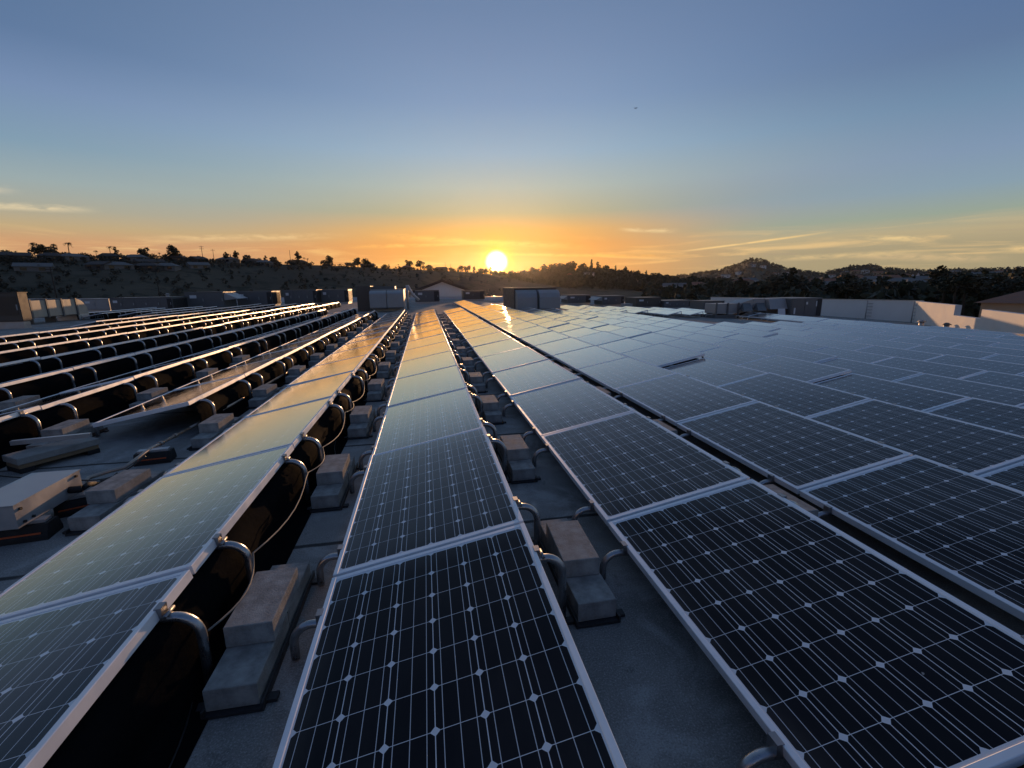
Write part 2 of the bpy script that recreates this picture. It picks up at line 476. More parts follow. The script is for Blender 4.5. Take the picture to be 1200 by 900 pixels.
# ------------------------------------------------------------------ mesh helpers
class MB:
    def __init__(self):
        self.v, self.f, self.mi, self.uv, self.sm = [], [], [], [], []

    def face(self, pts, mi=0, uv=None, smooth=False):
        i = len(self.v)
        self.v += [tuple(q) for q in pts]
        self.f.append(tuple(range(i, i + len(pts))))
        self.mi.append(mi)
        self.uv.append(uv or [(0, 0)] * len(pts))
        self.sm.append(smooth)

    def hexa(self, c, mi=0):
        """c: eight corners, bottom ring then top ring, both counter-clockwise from above"""
        i = len(self.v)
        self.v += [tuple(q) for q in c]
        for q in ((3, 2, 1, 0), (4, 5, 6, 7), (0, 1, 5, 4), (1, 2, 6, 5), (2, 3, 7, 6), (3, 0, 4, 7)):
            self.f.append(tuple(i + k for k in q))
            self.mi.append(mi)
            self.uv.append([(0, 0)] * 4)
            self.sm.append(False)

    def box(self, x0, x1, y0, y1, z0, z1, mi=0, fn=None, bev=0.0):
        if bev:
            b = bev
            x0b, x1b, y0b, y1b = x0 + b, x1 - b, y0 + b, y1 - b
            rings = [[(x0b, y0b, z0), (x1b, y0b, z0), (x1b, y1b, z0), (x0b, y1b, z0)],
                     [(x0, y0, z0 + b), (x1, y0, z0 + b), (x1, y1, z0 + b), (x0, y1, z0 + b)],
                     [(x0, y0, z1 - b), (x1, y0, z1 - b), (x1, y1, z1 - b), (x0, y1, z1 - b)],
                     [(x0b, y0b, z1), (x1b, y0b, z1), (x1b, y1b, z1), (x0b, y1b, z1)]]
            i = len(self.v)
            for r in rings:
                self.v += [fn(*q) if fn else q for q in r]
            fs = [(i + 3, i + 2, i + 1, i), (i + 12, i + 13, i + 14, i + 15)]
            for k in range(3):
                for j in range(4):
                    a, b2 = i + 4 * k + j, i + 4 * k + (j + 1) % 4
                    fs.append((a, b2, b2 + 4, a + 4))
            for q in fs:
                self.f.append(q)
                self.mi.append(mi)
                self.uv.append([(0, 0)] * 4)
                self.sm.append(False)
            return
        c = [(x0, y0, z0), (x1, y0, z0), (x1, y1, z0), (x0, y1, z0), (x0, y0, z1), (x1, y0, z1), (x1, y1, z1), (x0, y1, z1)]
        self.hexa([fn(*q) for q in c] if fn else c, mi)

    def tube(self, pts, r, seg=10, mi=0, cap=True, r2=None):
        pts = [Vector(q) for q in pts]
        N = len(pts)
        i0 = len(self.v)
        prev = None
        for k, q in enumerate(pts):
            t = (pts[min(k + 1, N - 1)] - pts[max(k - 1, 0)]).normalized()
            if prev is None:
                a = Vector((0, 0, 1)) if abs(t.z) < 0.9 else Vector((1, 0, 0))
                u = t.cross(a).normalized()
            else:
                u = (prev - t * prev.dot(t)).normalized()
            prev = u
            w = t.cross(u)
            rr = r if r2 is None else r + (r2 - r) * k / (N - 1)
            for s in range(seg):
                an = 2 * math.pi * s / seg
                self.v.append(tuple(q + u * (math.cos(an) * rr) + w * (math.sin(an) * rr)))
        for k in range(N - 1):
            for s in range(seg):
                a, b = i0 + k * seg + s, i0 + k * seg + (s + 1) % seg
                self.f.append((a, b, b + seg, a + seg))
                self.mi.append(mi)
                self.uv.append([(0, 0)] * 4)
                self.sm.append(True)
        if cap:
            for q in (tuple(i0 + s for s in reversed(range(seg))), tuple(i0 + (N - 1) * seg + s for s in range(seg))):
                self.f.append(q)
                self.mi.append(mi)
                self.uv.append([(0, 0)] * seg)
                self.sm.append(False)

    def prism(self, outline, x0, x1, mi=0):
        """outline in (y, z), counter-clockwise seen from +x, pushed along x"""
        k = len(outline)
        i = len(self.v)
        self.v += [(x0, a, b) for a, b in outline] + [(x1, a, b) for a, b in outline]
        fs = [tuple(i + q for q in reversed(range(k))), tuple(i + k + q for q in range(k))]
        for q in range(k):
            fs.append((i + q, i + (q + 1) % k, i + k + (q + 1) % k, i + k + q))
        for q in fs:
            self.f.append(q)
            self.mi.append(mi)
            self.uv.append([(0, 0)] * len(q))
            self.sm.append(False)

    def mesh(self, name, mats):
        me = bpy.data.meshes.new(name)
        me.from_pydata(self.v, [], self.f)
        for mm in (mats if isinstance(mats, (list, tuple)) else [mats]):
            me.materials.append(mm)
        me.polygons.foreach_set('material_index', self.mi)
        me.polygons.foreach_set('use_smooth', self.sm)
        ul = me.uv_layers.new(name='UVMap')
        flat = [c for f in self.uv for q in f for c in q]
        ul.data.foreach_set('uv', flat)
        me.update()
        return me

    def build(self, name, mats, parent=None):
        return obj(name, self.mesh(name, mats), parent)


def obj(name, me, parent=None):
    o = bpy.data.objects.new(name, me)
    col.objects.link(o)
    o.parent = parent
    return o


def tag(o, label, cat, group=None):
    o['label'] = label
    o['category'] = cat
    if group:
        o['group'] = group
    return o


def empty(name, loc, label, cat, group=None, rz=0.0):
    o = bpy.data.objects.new(name, None)
    o.empty_display_size = 0.1
    col.objects.link(o)
    o.location = loc
    o.rotation_euler = (0, 0, rz)
    return tag(o, label, cat, group)


def structure(o):
    o['kind'] = 'structure'
    return o


def stuff(o):
    o['kind'] = 'stuff'
    return o


ORD = ['first', 'second', 'third', 'fourth', 'fifth', 'sixth', 'seventh', 'eighth', 'ninth', 'tenth', 'eleventh', 'twelfth',
       'thirteenth', 'fourteenth', 'fifteenth', 'sixteenth', 'seventeenth', 'eighteenth', 'nineteenth', 'twentieth',
       'twenty-first', 'twenty-second', 'twenty-third', 'twenty-fourth', 'twenty-fifth', 'twenty-sixth']


def roof_z(x):
    """gentle fall of the flat roof to the right of the middle"""
    if x < 1.8:
        return 0.0
    if x < 8.5:
        return -0.055 * (x - 1.8)
    return -0.055 * 6.7 - 0.030 * (x - 8.5)


def on_roof(x, y):
    z = 0.0
    for _ in range(30):
        q = at_z(x, y, z)
        z = 0.5 * z + 0.5 * roof_z(q.x)
    return at_z(x, y, roof_z(q.x))


# ------------------------------------------------------------------ the roof and the land
xs = [-60, -30, -12, -4, 0, 1.8, 4, 6, 8.5, 12, 16, 20, 24, 28, 33]
mb = MB()
Y0, Y1 = -8.0, 62.0
i0 = len(mb.v)
for a, b in zip(xs[:-1], xs[1:]):
    mb.face([(a, Y0, roof_z(a)), (b, Y0, roof_z(b)), (b, Y1, roof_z(b)), (a, Y1, roof_z(a))], 0)
structure(mb.build('rooftop', M_roof))
GZ = -8.6
mb = MB()
mb.face([(-6000, -6000, GZ), (6000, -6000, GZ), (6000, 6000, GZ), (-6000, 6000, GZ)])
structure(mb.build('ground', M_ground))
mb = MB()
mb.box(-59.9, 32.9, Y0 + .1, Y1 - .1, GZ, -1.3)
tag(mb.build('building', M_white2), 'large flat-roofed building that carries the solar array', 'building')


def smst(t):
    t = max(0.0, min(1.0, t))
    return t * t * (3 - 2 * t)


class Hill:
    def __init__(self, name, table, mtl, foot=0.45, nx=220, ns=26, amp=1.0, seed=0, zfoot=None):
        """table: rows of (photo x, skyline y, distance); the ridge stands at its own real distance"""
        self.t = table
        self.foot = foot
        self.zf = GZ - 0.5 if zfoot is None else zfoot
        self.ph = [random.Random(seed).uniform(0, 6.28) for _ in range(12)]
        self.amp = amp
        x0, x1 = table[0][0], table[-1][0]
        mb = MB()
        grid = []
        for i in range(nx + 1):
            x = x0 + (x1 - x0) * i / nx
            colv = []
            for j in range(ns + 5):
                s = j / ns
                colv.append(self.point(x, s))
            grid.append(colv)
        mb.v = [tuple(q) for c in grid for q in c]
        w = ns + 5
        for i in range(nx):
            for j in range(w - 1):
                a = i * w + j
                mb.f.append((a, a + w, a + w + 1, a + 1))
                mb.mi.append(0)
                mb.uv.append([(0, 0)] * 4)
                mb.sm.append(True)
        structure(mb.build(name, mtl))

    def interp(self, x):
        t = self.t
        x = max(t[0][0], min(t[-1][0], x))
        for a, b in zip(t[:-1], t[1:]):
            if x <= b[0]:
                k = (x - a[0]) / (b[0] - a[0])
                return a[1] + (b[1] - a[1]) * k, a[2] + (b[2] - a[2]) * k
        return t[-1][1], t[-1][2]

    def bump(self, p, D):
        k = 9.0 / D
        v = 0
        for q, (fx, fy, a) in enumerate(((1, .6, 1), (2.3, -1.7, .5), (4.1, 3.2, .28), (-6.3, 5.1, .15), (9.2, -8.3, .1))):
            v += a * math.sin(p.x * k * fx + self.ph[2 * q]) * math.cos(p.y * k * fy + self.ph[2 * q + 1])
        return v * self.amp

    def point(self, x, s):
        """s = 0 at the foot, 1 on the ridge, above 1 behind it"""
        y, D = self.interp(x)
        top = at_d(x, y, D)
        q = ray(x, y)
        h = Vector((q.x, q.y, 0)).normalized()
        dist = D * (self.foot + (1 - self.foot) * s)
        p = Vector((h.x * dist, h.y * dist, 0))
        if s <= 1:
            e = s * s * (3 - 2 * s) * 0.55 + s * 0.45
            z = self.zf + (top.z - self.zf) * e
            z += self.bump(p, D) * math.sin(math.pi * min(1, s)) ** 1.0
        else:
            z = top.z - (s - 1) * (top.z - self.zf) * 0.8
        p.z = z
        return p


hillA = Hill('hill_left', [(-420, 306, 235), (-200, 303, 235), (0, 303, 235), (100, 304, 240), (200, 305, 248), (300, 309, 262), (380, 311, 280),
                           (440, 314, 300), (500, 316.5, 330), (550, 319, 355), (582, 323, 375), (620, 331, 390), (680, 340, 410), (760, 347, 430)],
             M_hillA, 0.5, 260, 30, 1.3, 1)
hillB = Hill('hill_middle', [(430, 336, 560), (520, 331, 580), (580, 329, 600), (620, 326, 620), (660, 322, 640), (700, 322, 640), (740, 327, 640),
                             (780, 331, 650), (840, 334, 660), (900, 336, 680), (1000, 338, 700)],
             M_hillB, 0.55, 160, 18, 1.5, 2)
hillC = Hill('hill_far', [(640, 338, 1300), (720, 330, 1300), (780, 326.5, 1300), (810, 322, 1320), (840, 318.5, 1340), (860, 312.5, 1350), (878, 306.5, 1350),
                          (894, 306.5, 1350), (906, 311, 1350), (920, 315.5, 1340), (940, 319, 1320), (960, 322, 1280), (985, 317.5, 1200),
                          (1000, 314, 1150), (1022, 313, 1120), (1040, 316.5, 1100), (1060, 319.5, 1080), (1100, 319, 1050), (1150, 318.5, 1000),
                          (1200, 317.5, 960), (1300, 316, 930), (1450, 314, 900)],
             M_hillB, 0.42, 260, 26, 4.0, 3)
hillD = Hill('hill_right', [(700, 344, 330), (780, 341, 340), (860, 338, 350), (940, 336, 360), (1020, 334, 370), (1080, 333, 380), (1140, 331, 380), (1200, 330, 380),
                            (1300, 329, 380), (1450, 328, 380)],
             M_hillB, 0.35, 160, 16, 0.8, 4)

# ------------------------------------------------------------------ solar array
W, LEN, PITCHL = 0.99, 1.65, 1.67
TILT = R(11.0)
CT, ST = math.cos(TILT), math.sin(TILT)
CLEAR = 0.215
THICK = 0.046


def pt(w, y, nn):
    return (w * CT - nn * ST, y, w * ST + nn * CT)


def frame_into(mb, mi=0):
    lip = 0.024
    mb.box(0, lip, 0, LEN, -THICK, 0, mi, pt, 0.0022)
    mb.box(W - lip, W, 0, LEN, -THICK, 0, mi, pt, 0.0022)
    mb.box(lip, W - lip, 0.0, lip, -THICK, -0.0012, mi, pt, 0.0018)
    mb.box(lip, W - lip, LEN - lip, LEN, -THICK, -0.0012, mi, pt, 0.0018)


def glass_into(mb, mi=0, mback=1):
    a, b, c, d = 0.0235, W - 0.0235, 0.0235, LEN - 0.0235
    mb.face([pt(a, c, -.0045), pt(b, c, -.0045), pt(b, d, -.0045), pt(a, d, -.0045)], mi, [(a, c), (b, c), (b, d), (a, d)])
    mb.face([pt(a, d, -.010), pt(b, d, -.010), pt(b, c, -.010), pt(a, c, -.010)], mback)


HX, HZ = W * CT, W * ST


def arc_path(p0, corner_x, z_top, r, z_bot, sgn, nseg=7):
    pts = [p0]
    cx, cz = corner_x - sgn * r, z_top - r
    for k in range(nseg + 1):
        a = math.pi / 2 * k / nseg
        pts.append((cx + sgn * r * math.sin(a), p0[1], cz + r * math.cos(a)))
    pts.append((corner_x, p0[1], z_bot))
    return pts


FOOT = -CLEAR + 0.004


def rear_leg_into(mb, y, mi=0, seg=10, ns=7):
    zt = HZ - THICK - 0.006
    mb.tube(arc_path((HX - 0.10, y, zt - 0.012), HX + 0.135, zt, 0.095, FOOT, 1, ns), 0.0195, seg, mi)


def front_leg_into(mb, y, mi=0, seg=10, ns=7):
    zt = -THICK - 0.004
    mb.tube(arc_path((0.06, y, zt - 0.004), -0.125, zt, 0.085, FOOT, -1, ns), 0.019, seg, mi)


def clamp_into(mb, y, x, z, mi=0):
    mb.box(x - 0.012, x + 0.014, y - 0.022, y + 0.022, z - 0.052, z + 0.004, mi)
    mb.tube([(x + 0.028, y - 0.034, z - 0.030), (x + 0.028, y + 0.034, z - 0.030)], 0.008, 8, mi)


LEGY = (0.25, LEN - 0.25)


def me_of(fn, name, mats):
    mb = MB()
    fn(mb)
    return mb.mesh(name, mats)


ME_FRAME = me_of(lambda b: frame_into(b), 'frame', M_frame)
M_backsheet = mat('backsheet', (0.022, 0.022, 0.024), 0.45, 0, 0.4, 2.0)
ME_GLASS = me_of(lambda b: glass_into(b), 'cell_sheet', [M_cell, M_backsheet])
ME_REAR = [me_of(lambda b, y=y: rear_leg_into(b, y), 'rear_leg', M_tube) for y in LEGY]
ME_FRONT = [me_of(lambda b, y=y: front_leg_into(b, y), 'front_leg', M_tube) for y in LEGY]
ME_RCL = [me_of(lambda b, y=y: clamp_into(b, y, HX + 0.004, HZ), 'clamp', M_clamp) for y in LEGY]
ME_FCL = [me_of(lambda b, y=y: clamp_into(b, y, -0.006, 0.0), 'clamp', M_clamp) for y in LEGY]


def panel_small(mb):
    frame_into(mb, 0)
    glass_into(mb, 1, 2)
    for y in LEGY:
        rear_leg_into(mb, y, 3, 6, 4)
        front_leg_into(mb, y, 3, 6, 4)


SMALL = MB()
panel_small(SMALL)
SMALL_MATS = [M_frame, M_cell, M_backsheet, M_tube]
ME_SMALL = SMALL.mesh('solar_panel', SMALL_MATS)

PX = 1.55
ROWX = lambda i: -0.526 + PX * i
ROWZ = {}
SEAM = {-1: 2.09, 0: 2.16, 1: 2.43, 2: 2.65, 3: 2.69, 4: 2.75, 5: 2.85}
far_end = {-2: 26.0, -1: 26.5, 0: 25.0, 1: 27.0, 2: 43.0, 3: 34.0, 4: 34.0, 5: 33.0, 6: 40.0}


def seam_of(i):
    if i in SEAM:
        return SEAM[i]
    if i > 5:
        return SEAM[5] + 0.12 * (i - 5) + 0.05 * math.sin(i * 2.1)
    return 2.2 + 0.31 * math.sin(i * 1.7) - 0.1


ROW_NAMES = {0: 'the centre row'}
for k in range(1, 15):
    ROW_NAMES[k] = 'the %s row right of centre' % ORD[k - 1]
    ROW_NAMES[-k] = 'the %s row left of centre' % ORD[k - 1]

spec = []
for i in range(-13, 14):
    x0 = ROWX(i)
    zrow = roof_z(x0 + 0.5) + CLEAR
    if i == 1:
        zrow -= 0.02
    L0 = seam_of(i)
    ks = []
    for k in range(-9, 26):
        y = L0 + k * PITCHL
        end = far_end.get(i, (28.6 if i > -5 else (41.0 if i > -10 else 38.0) + 0.8 * math.sin(i * 3.3)) if i < 0 else 37.0 - max(0, i - 8) * 0.9)
        if y + LEN > end + 0.6:
            continue
        if i == -2 and y < 5.2:
            continue
        if i == 5 and y < 2.6:
            continue
        if i == 6 and y < 4.2:
            continue
        if i >= 9 and y < 4.2 + (i - 9) * 0.9:
            continue
        # gaps round the big ventilation units standing in the field
        cx = x0 + 0.5
        if 5.6 < cx < 10.8 and y > 28.5:
            continue
        if 11.8 < cx < 18.6 and 19.4 < y + LEN < 28.5:
            continue
        if i >= 12 and y + LEN > 33 - (i - 12) * 5:
            continue
        # near end of the far left rows stops before the tan duct
        if i <= -10 and 12.5 < y < 29:
            continue
        if i == -9 and 13.5 < y < 22:
            continue
        pp = []
        for a in ((0, 0), (W, 0), (0, LEN), (W, LEN)):
            P3 = Vector((x0 + a[0] * CT, y + a[1], zrow + a[0] * ST))
            q = proj(P3)
            if q:
                pp.append(q)
        if len(pp) < 1:
            continue
        xa, xb = min(q[0] for q in pp), max(q[0] for q in pp)
        ya, yb = min(q[1] for q in pp), max(q[1] for q in pp)
        if len(pp) == 4 and (xb < -25 or xa > 1225 or ya > 915):
            continue
        if len(pp) < 4 and (i < -1 or i > 1 or y + LEN < 0.35):
            continue
        ks.append((k, y))
    for n_, (k, y) in enumerate(ks):
        d = math.hypot(x0 + 0.5, y + 0.8)
        spec.append([d, i, n_, k, x0, y, zrow, len(ks)])
spec.sort(key=lambda s: s[0])
LIFT = {(3, 1): 0.0, (3, 3): 0.05, (4, 1): 0.0, (4, 2): 0.05, (2, 1): 0.0, (5, 2): 0.0}
for (i, k) in [(5, 3), (7, 5), (4, 6)]:
    LIFT[(i, k)] = random.choice((-0.03, 0.03, 0.04))
NEAR_PARTS = 0
rest = []
for idx, (d, i, n_, k, x0, y, z, cnt) in enumerate(spec):
    jz = random.uniform(-0.006, 0.006) + LIFT.get((i, k), 0)
    jr = (random.gauss(0, 0.0035), random.gauss(0, 0.0045))
    if idx >= 300:
        rest.append((x0, y, z + jz, jr))
        continue
    where = 'nearest to the viewer' if n_ == 0 else '%s from the viewer' % ORD[n_] if n_ < len(ORD) else 'far'
    if i < -1:
        look = 'edge-on solar panel'
    elif d < 3.2:
        look = 'dark sharp-celled solar panel'
    elif i in (-1, 0, 1) and d > 8:
        look = 'sky-mirroring solar panel'
    else:
        look = 'silver-framed solar panel'
    label = '%s, %s in %s' % (look, where, ROW_NAMES[i])
    gname = 'solar panels in tilted rows on the roof'
    if d < 13.5:
        o = empty('solar_panel', (x0, y, z + jz), label, 'solar panel', gname)
        obj('frame', ME_FRAME, o)
        obj('cell_sheet', ME_GLASS, o)
        for q in (0, 1):
            rl = obj('rear_leg', ME_REAR[q], o)
            fl = obj('front_leg', ME_FRONT[q], o)
            if d < 7:
                obj('clamp', ME_RCL[q], rl)
                obj('clamp', ME_FCL[q], fl)
    else:
        o = obj('solar_panel', ME_SMALL)
        o.location = (x0, y, z + jz)
        tag(o, label, 'solar panel', gname)
    o.rotation_euler = (jr[0], jr[1], 0)
if rest:
    big = MB()
    sv = np.array(SMALL.v)
    for (x0, y, z, jr) in rest:
        rot = np.array(Matrix.Rotation(jr[1], 3, 'Y') @ Matrix.Rotation(jr[0], 3, 'X'))
        off = len(big.v)
        big.v += [tuple(q) for q in (sv @ rot.T + np.array((x0, y, z)))]
        big.f += [tuple(q + off for q in f) for f in SMALL.f]
        big.mi += SMALL.mi
        big.uv += SMALL.uv
        big.sm += SMALL.sm
    o = stuff(big.build('solar_panel_field', SMALL_MATS))
    o['label'] = 'far mass of small solar panels filling the back of the roof'
    o['category'] = 'solar panels'
print('panels', len(spec), 'rest', len(rest))

# black bird netting drawn over the hoops along the high side of the left rows
M_net = mat('black_netting', (0.006, 0.006, 0.0065), 0.95, 0, 0.4, 3.0, 0.4, 22, spec=0.01, stretch=(1, 0.5, 1))
NETP = [(-0.03, HZ - 0.058), (0.035, HZ - 0.072), (0.075, HZ - 0.10), (0.098, HZ - 0.15), (0.102, HZ - 0.24), (0.104, -0.10), (0.125, -0.185), (0.20, -0.2105)]
for i in [q for q in range(-13, 8) if q != 0]:  # right of centre the nets are added, to keep low sun out underneath
    ys_ = sorted(v[5] for v in spec if v[1] == i)
    runs = []
    for y in ys_:
        if runs and y - runs[-1][1] < 0.2:
            runs[-1][1] = y + PITCHL
        else:
            runs.append([y, y + PITCHL])
    rr = random.Random(i)
    for ri, (ya, yb) in enumerate(runs):
        zr = roof_z(ROWX(i) + .5) + CLEAR
        npts = int((yb - ya) / 0.12)
        grid = []
        for a in range(npts + 1):
            y = ya + (yb - ya) * a / npts
            ph = ((y - seam_of(i) - 0.25) % PITCHL)
            span = 1.15 if ph < 1.15 else PITCHL - 1.15
            t = ph / 1.15 if ph < 1.15 else (ph - 1.15) / span
            sag = math.sin(math.pi * t) * (0.035 if span > 1 else 0.012)
            rowp = []
            for q, (x, z) in enumerate(NETP):
                w = 0.0 if q in (0, len(NETP) - 1) else 1.0
                rowp.append((ROWX(i) + HX + x - w * sag + w * rr.gauss(0, 0.005), y, zr + z - w * sag * 0.35 + w * rr.gauss(0, 0.005)))
            grid.append(rowp)
        mb = MB()
        k_ = len(NETP)
        mb.v = [q for r_ in grid for q in r_]
        for a in range(npts):
            for q in range(k_ - 1):
                mb.f.append((a * k_ + q, a * k_ + q + 1, (a + 1) * k_ + q + 1, (a + 1) * k_ + q))
                mb.mi.append(0)
                mb.uv.append([(0, 0)] * 4)
                mb.sm.append(True)
        tag(mb.build('bird_net_and_sun_block', M_net), 'black bird netting (right of centre added to block sun) over the hoops of %s%s' % (ROW_NAMES[i], ', %s stretch' % ('near', 'far')[min(ri, 1)] if len(runs) > 1 else ''),
            'netting', 'black netting along the rows')

# ballast stacks in the gaps: tray, two lower pavers, one upper paver
BW, BL, BH = 0.195, 0.40, 0.10


def me_block(mtl):
    mb = MB()
    mb.box(-BW / 2, BW / 2, -BL / 2, BL / 2, 0, BH, 0, None, 0.003)
    return mb.mesh('concrete_block', mtl)


ME_BLOCK = me_block(M_block)
mb = MB()
mb.box(-0.112, 0.112, -0.435, 0.435, 0.0, 0.012, 0)
mb.box(-0.112, -0.102, -0.435, 0.435, 0.012, 0.036, 0)
mb.box(0.102, 0.112, -0.435, 0.435, 0.012, 0.036, 0)
for yy in (-0.40, 0.35):
    mb.box(-0.150, -0.112, yy, yy + 0.04, 0.0, 0.014, 0)
    mb.box(0.112, 0.150, yy, yy + 0.04, 0.0, 0.014, 0)
ME_TRAY = mb.mesh('ballast_tray', M_tray)
GAPN = {-1: 'first gap left of centre row', 0: 'first gap right of centre row', -2: 'second gap left of centre row',
        1: 'second gap right of centre row', -3: 'third gap left of centre row', -4: 'fourth gap left of centre row'}
for gi, (kmax, dmax) in {-1: (14, 27), 0: (14, 27), -2: (12, 22), -3: (6, 12), -4: (4, 12), 1: (4, 9)}.items():
    gx = ROWX(gi) + HX + (PX - HX) / 2
    cnt = 0
    for k in range(-1, kmax):
        gy = (seam_of(gi) + seam_of(gi + 1)) / 2 + k * PITCHL - 0.05
        if gy > dmax:
            break
        ppx = proj(Vector((gx, gy, 0.2)))
        ppy = proj(Vector((gx, gy + 0.5, 0.2)))
        if not ppx or not ppy or ppy[1] > 900 or ppx[0] < -30 or ppx[0] > 1230:
            continue
        if gi == -3 and gy < 3.4:
            continue
        where = ORD[cnt]
        cnt += 1
        gz = roof_z(gx)
        j = random.uniform(-0.015, 0.015)
        t = obj('ballast_tray', ME_TRAY)
        t.location = (gx + j, gy, gz + 0.003)
        tag(t, 'low dark ballast tray, %s nearest in %s' % (where, GAPN[gi]), 'tray', 'ballast trays between the panel rows')
        for nm, dy, dz_, lab in (('near', -0.205, 0.016, 'lower front concrete block'),
                                 ('rear', 0.205, 0.016, 'lower rear concrete block'),
                                 ('top', -0.005, 0.117, 'upper concrete block')):
            if nm == 'rear' and gy > 12:
                continue
            b = obj('concrete_block', ME_BLOCK)
            b.location = (gx + j + random.uniform(-.006, .006), gy + dy + random.uniform(-.008, .008), gz + dz_)
            b.rotation_euler = (0, 0, random.gauss(0, 0.015) if nm != 'top' else random.gauss(0, 0.03))
            tag(b, '%s, %s nearest stack in %s' % (lab, where, GAPN[gi]), 'concrete block', 'concrete ballast blocks between the panel rows')

# bare wire sagging from hoop to hoop along the row left of centre
def cable(name, pts, r, mtl, label, cat='cable', group=None, seg=6):
    mb = MB()
    mb.tube(pts, r, seg)
    return tag(mb.build(name, mtl), label, cat, group)


pts = []
hx = ROWX(-1) + HX + 0.135 + 0.026
hy = []
for k in range(-1, 14):
    for q in LEGY:
        hy.append(seam_of(-1) + k * PITCHL + q)
hy = [v for v in hy if v > 1.2]
for a, b in zip(hy[:-1], hy[1:]):
    sag = 0.05 if b - a > 0.8 else 0.02
    for s in range(8):
        t = s / 8
        pts.append((hx + 0.05 * math.sin(math.pi * t), a + (b - a) * t, 0.27 - 4 * sag * t * (1 - t) + 0.02 * math.sin(a * 3.1)))
cable('cable', pts, 0.0045, M_cable, 'thin pale wire sagging from hoop to hoop beside the centre gap')
pts = []
for s in range(60):
    t = s / 59
    y = 0.6 + t * 5.0
    pts.append((ROWX(-1) + HX + 0.10 + 0.09 * math.sin(y * 1.9) + 0.03 * math.sin(y * 5), y, 0.018 + 0.012 * (1 + math.sin(y * 2.7))))
cable('cable', pts, 0.004, M_black_cable, 'black wire lying on the roof under the row left of centre')

for k, yy in enumerate(hy[:8]):
    x0 = ROWX(-1) + HX
    pts = []
    for q in range(14):
        t = q / 13
        pts.append((x0 - 0.05 + 0.10 * t + 0.05 * math.sin(math.pi * t), yy + 0.05 + 0.16 * t * (1 if k % 2 else -1), 0.345 - (0.13 + 0.03 * (k % 3)) * math.sin(math.pi * t) - 0.06 * t))
    cable('cable', pts, 0.0045, M_cable, 'short looping lead under the edge at hoop %s, row left of centre' % ORD[k], group='short leads under the panel edge')
for i in (-2, -3, -4):
    pts = []
    x0 = ROWX(i) + HX - 0.12
    for q in range(120):
        t = q / 119
        y = max(5.6, seam_of(i)) + t * 12
        pts.append((x0 + 0.05 * math.sin(y * 2.3), y, 0.20 + 0.07 * math.sin(y * 1.88 + i) + 0.03 * math.sin(y * 5.1)))
    cable('cable', pts, 0.006, M_black_cable, 'black cable sagging under %s' % ROW_NAMES[i])

# ------------------------------------------------------------------ things lying on the roof at the left
def ground_pt(x, y, z=0.0):
    return at_z(x, y, z)


def along(name_pts, r):
    return name_pts


# sheet-metal wireway box on two rubber supports
pA = ground_pt(8, 640)
pB = ground_pt(96, 580)


def add_support(x, y, rz, label, length=0.30):
    o = empty('pipe_support', (x, y, 0), label, 'pipe support', 'black rubber pipe supports', rz)
    mb = MB()
    h, w0, w1 = 0.105, 0.085, 0.055
    prof = [(-w0, 0.0), (w0, 0.0), (w0, 0.03), (w1, h), (-w1, h), (-w0, 0.03)]
    L = length / 2
    # pushed along local x
    mb.prism(prof, -L, L)
    mb.build('rubber_body', M_rubber, o)
    m2 = MB()
    m2.box(-L * .78, L * .78, -0.0825, 0.0825, 0.046, 0.056)
    m2.build('reflector_strip', M_orange, o)
    m3 = MB()
    m3.box(-L * .85, L * .85, -0.035, 0.035, h + 0.001, h + 0.022, 0)
    m3.build('support_channel', M_galv, o)
    return o


def px_place(x0, y0, x1, y1, z):
    a, b = at_z(x0, y0, z), at_z(x1, y1, z)
    return a, b, math.atan2(b.y - a.y, b.x - a.x)


a, b, rz = px_place(-8, 640, 62, 630, 0.0)
c = (a + b) / 2
add_support(c.x - 0.02, c.y + 0.06, rz, 'black rubber pipe support with orange strip under the near end of the metal box', (b - a).length)
a, b, rz = px_place(60, 608, 106, 598, 0.0)
c = (a + b) / 2
add_support(c.x, c.y + 0.06, rz, 'black rubber pipe support with dull red strip under the far end of the metal box', (b - a).length)
a, b, rz = px_place(157, 546, 200, 541, 0.0)
c = (a + b) / 2
add_support(c.x, c.y + 0.06, rz, 'black rubber pipe support with orange strip under the steel conduit', (b - a).length)

a = at_z(22, 620, 0.13)
b = at_z(98, 574, 0.13)
d = (b - a)
rz = math.atan2(d.y, d.x) - math.pi / 2
o = empty('junction_box', (a.x, a.y, 0.128), 'long grey sheet-metal junction box on black rubber supports', 'junction box', None, rz)
LB = d.length
mb = MB()
mb.box(-0.30, 0.0, -0.0, LB, 0.0, 0.16, 0, None, 0.004)
mb.build('box_body', M_galv, o)
mb = MB()
mb.box(-0.31, 0.006, -0.006, LB + 0.006, 0.1605, 0.168, 0)
mb.build('lid', M_galv, o)
for yy, zz in ((0.04, 0.125), (0.12, 0.03), (LB - 0.05, 0.135), (LB - 0.06, 0.05), (0.05, 0.03)):
    mb = MB()
    mb.tube([(0.001, yy, zz), (0.012, yy, zz)], 0.010, 8)
    mb.build('screw', M_rubber, o)
mb = MB()
mb.tube([(0.001, LB * 0.78, 0.06), (0.05, LB * 0.78, 0.06), (0.075, LB * 0.80, 0.06)], 0.026, 10)
mb.build('cable_gland', M_rubber, o)
gl = o.matrix_basis @ Vector((0.075, LB * 0.80, 0.06))
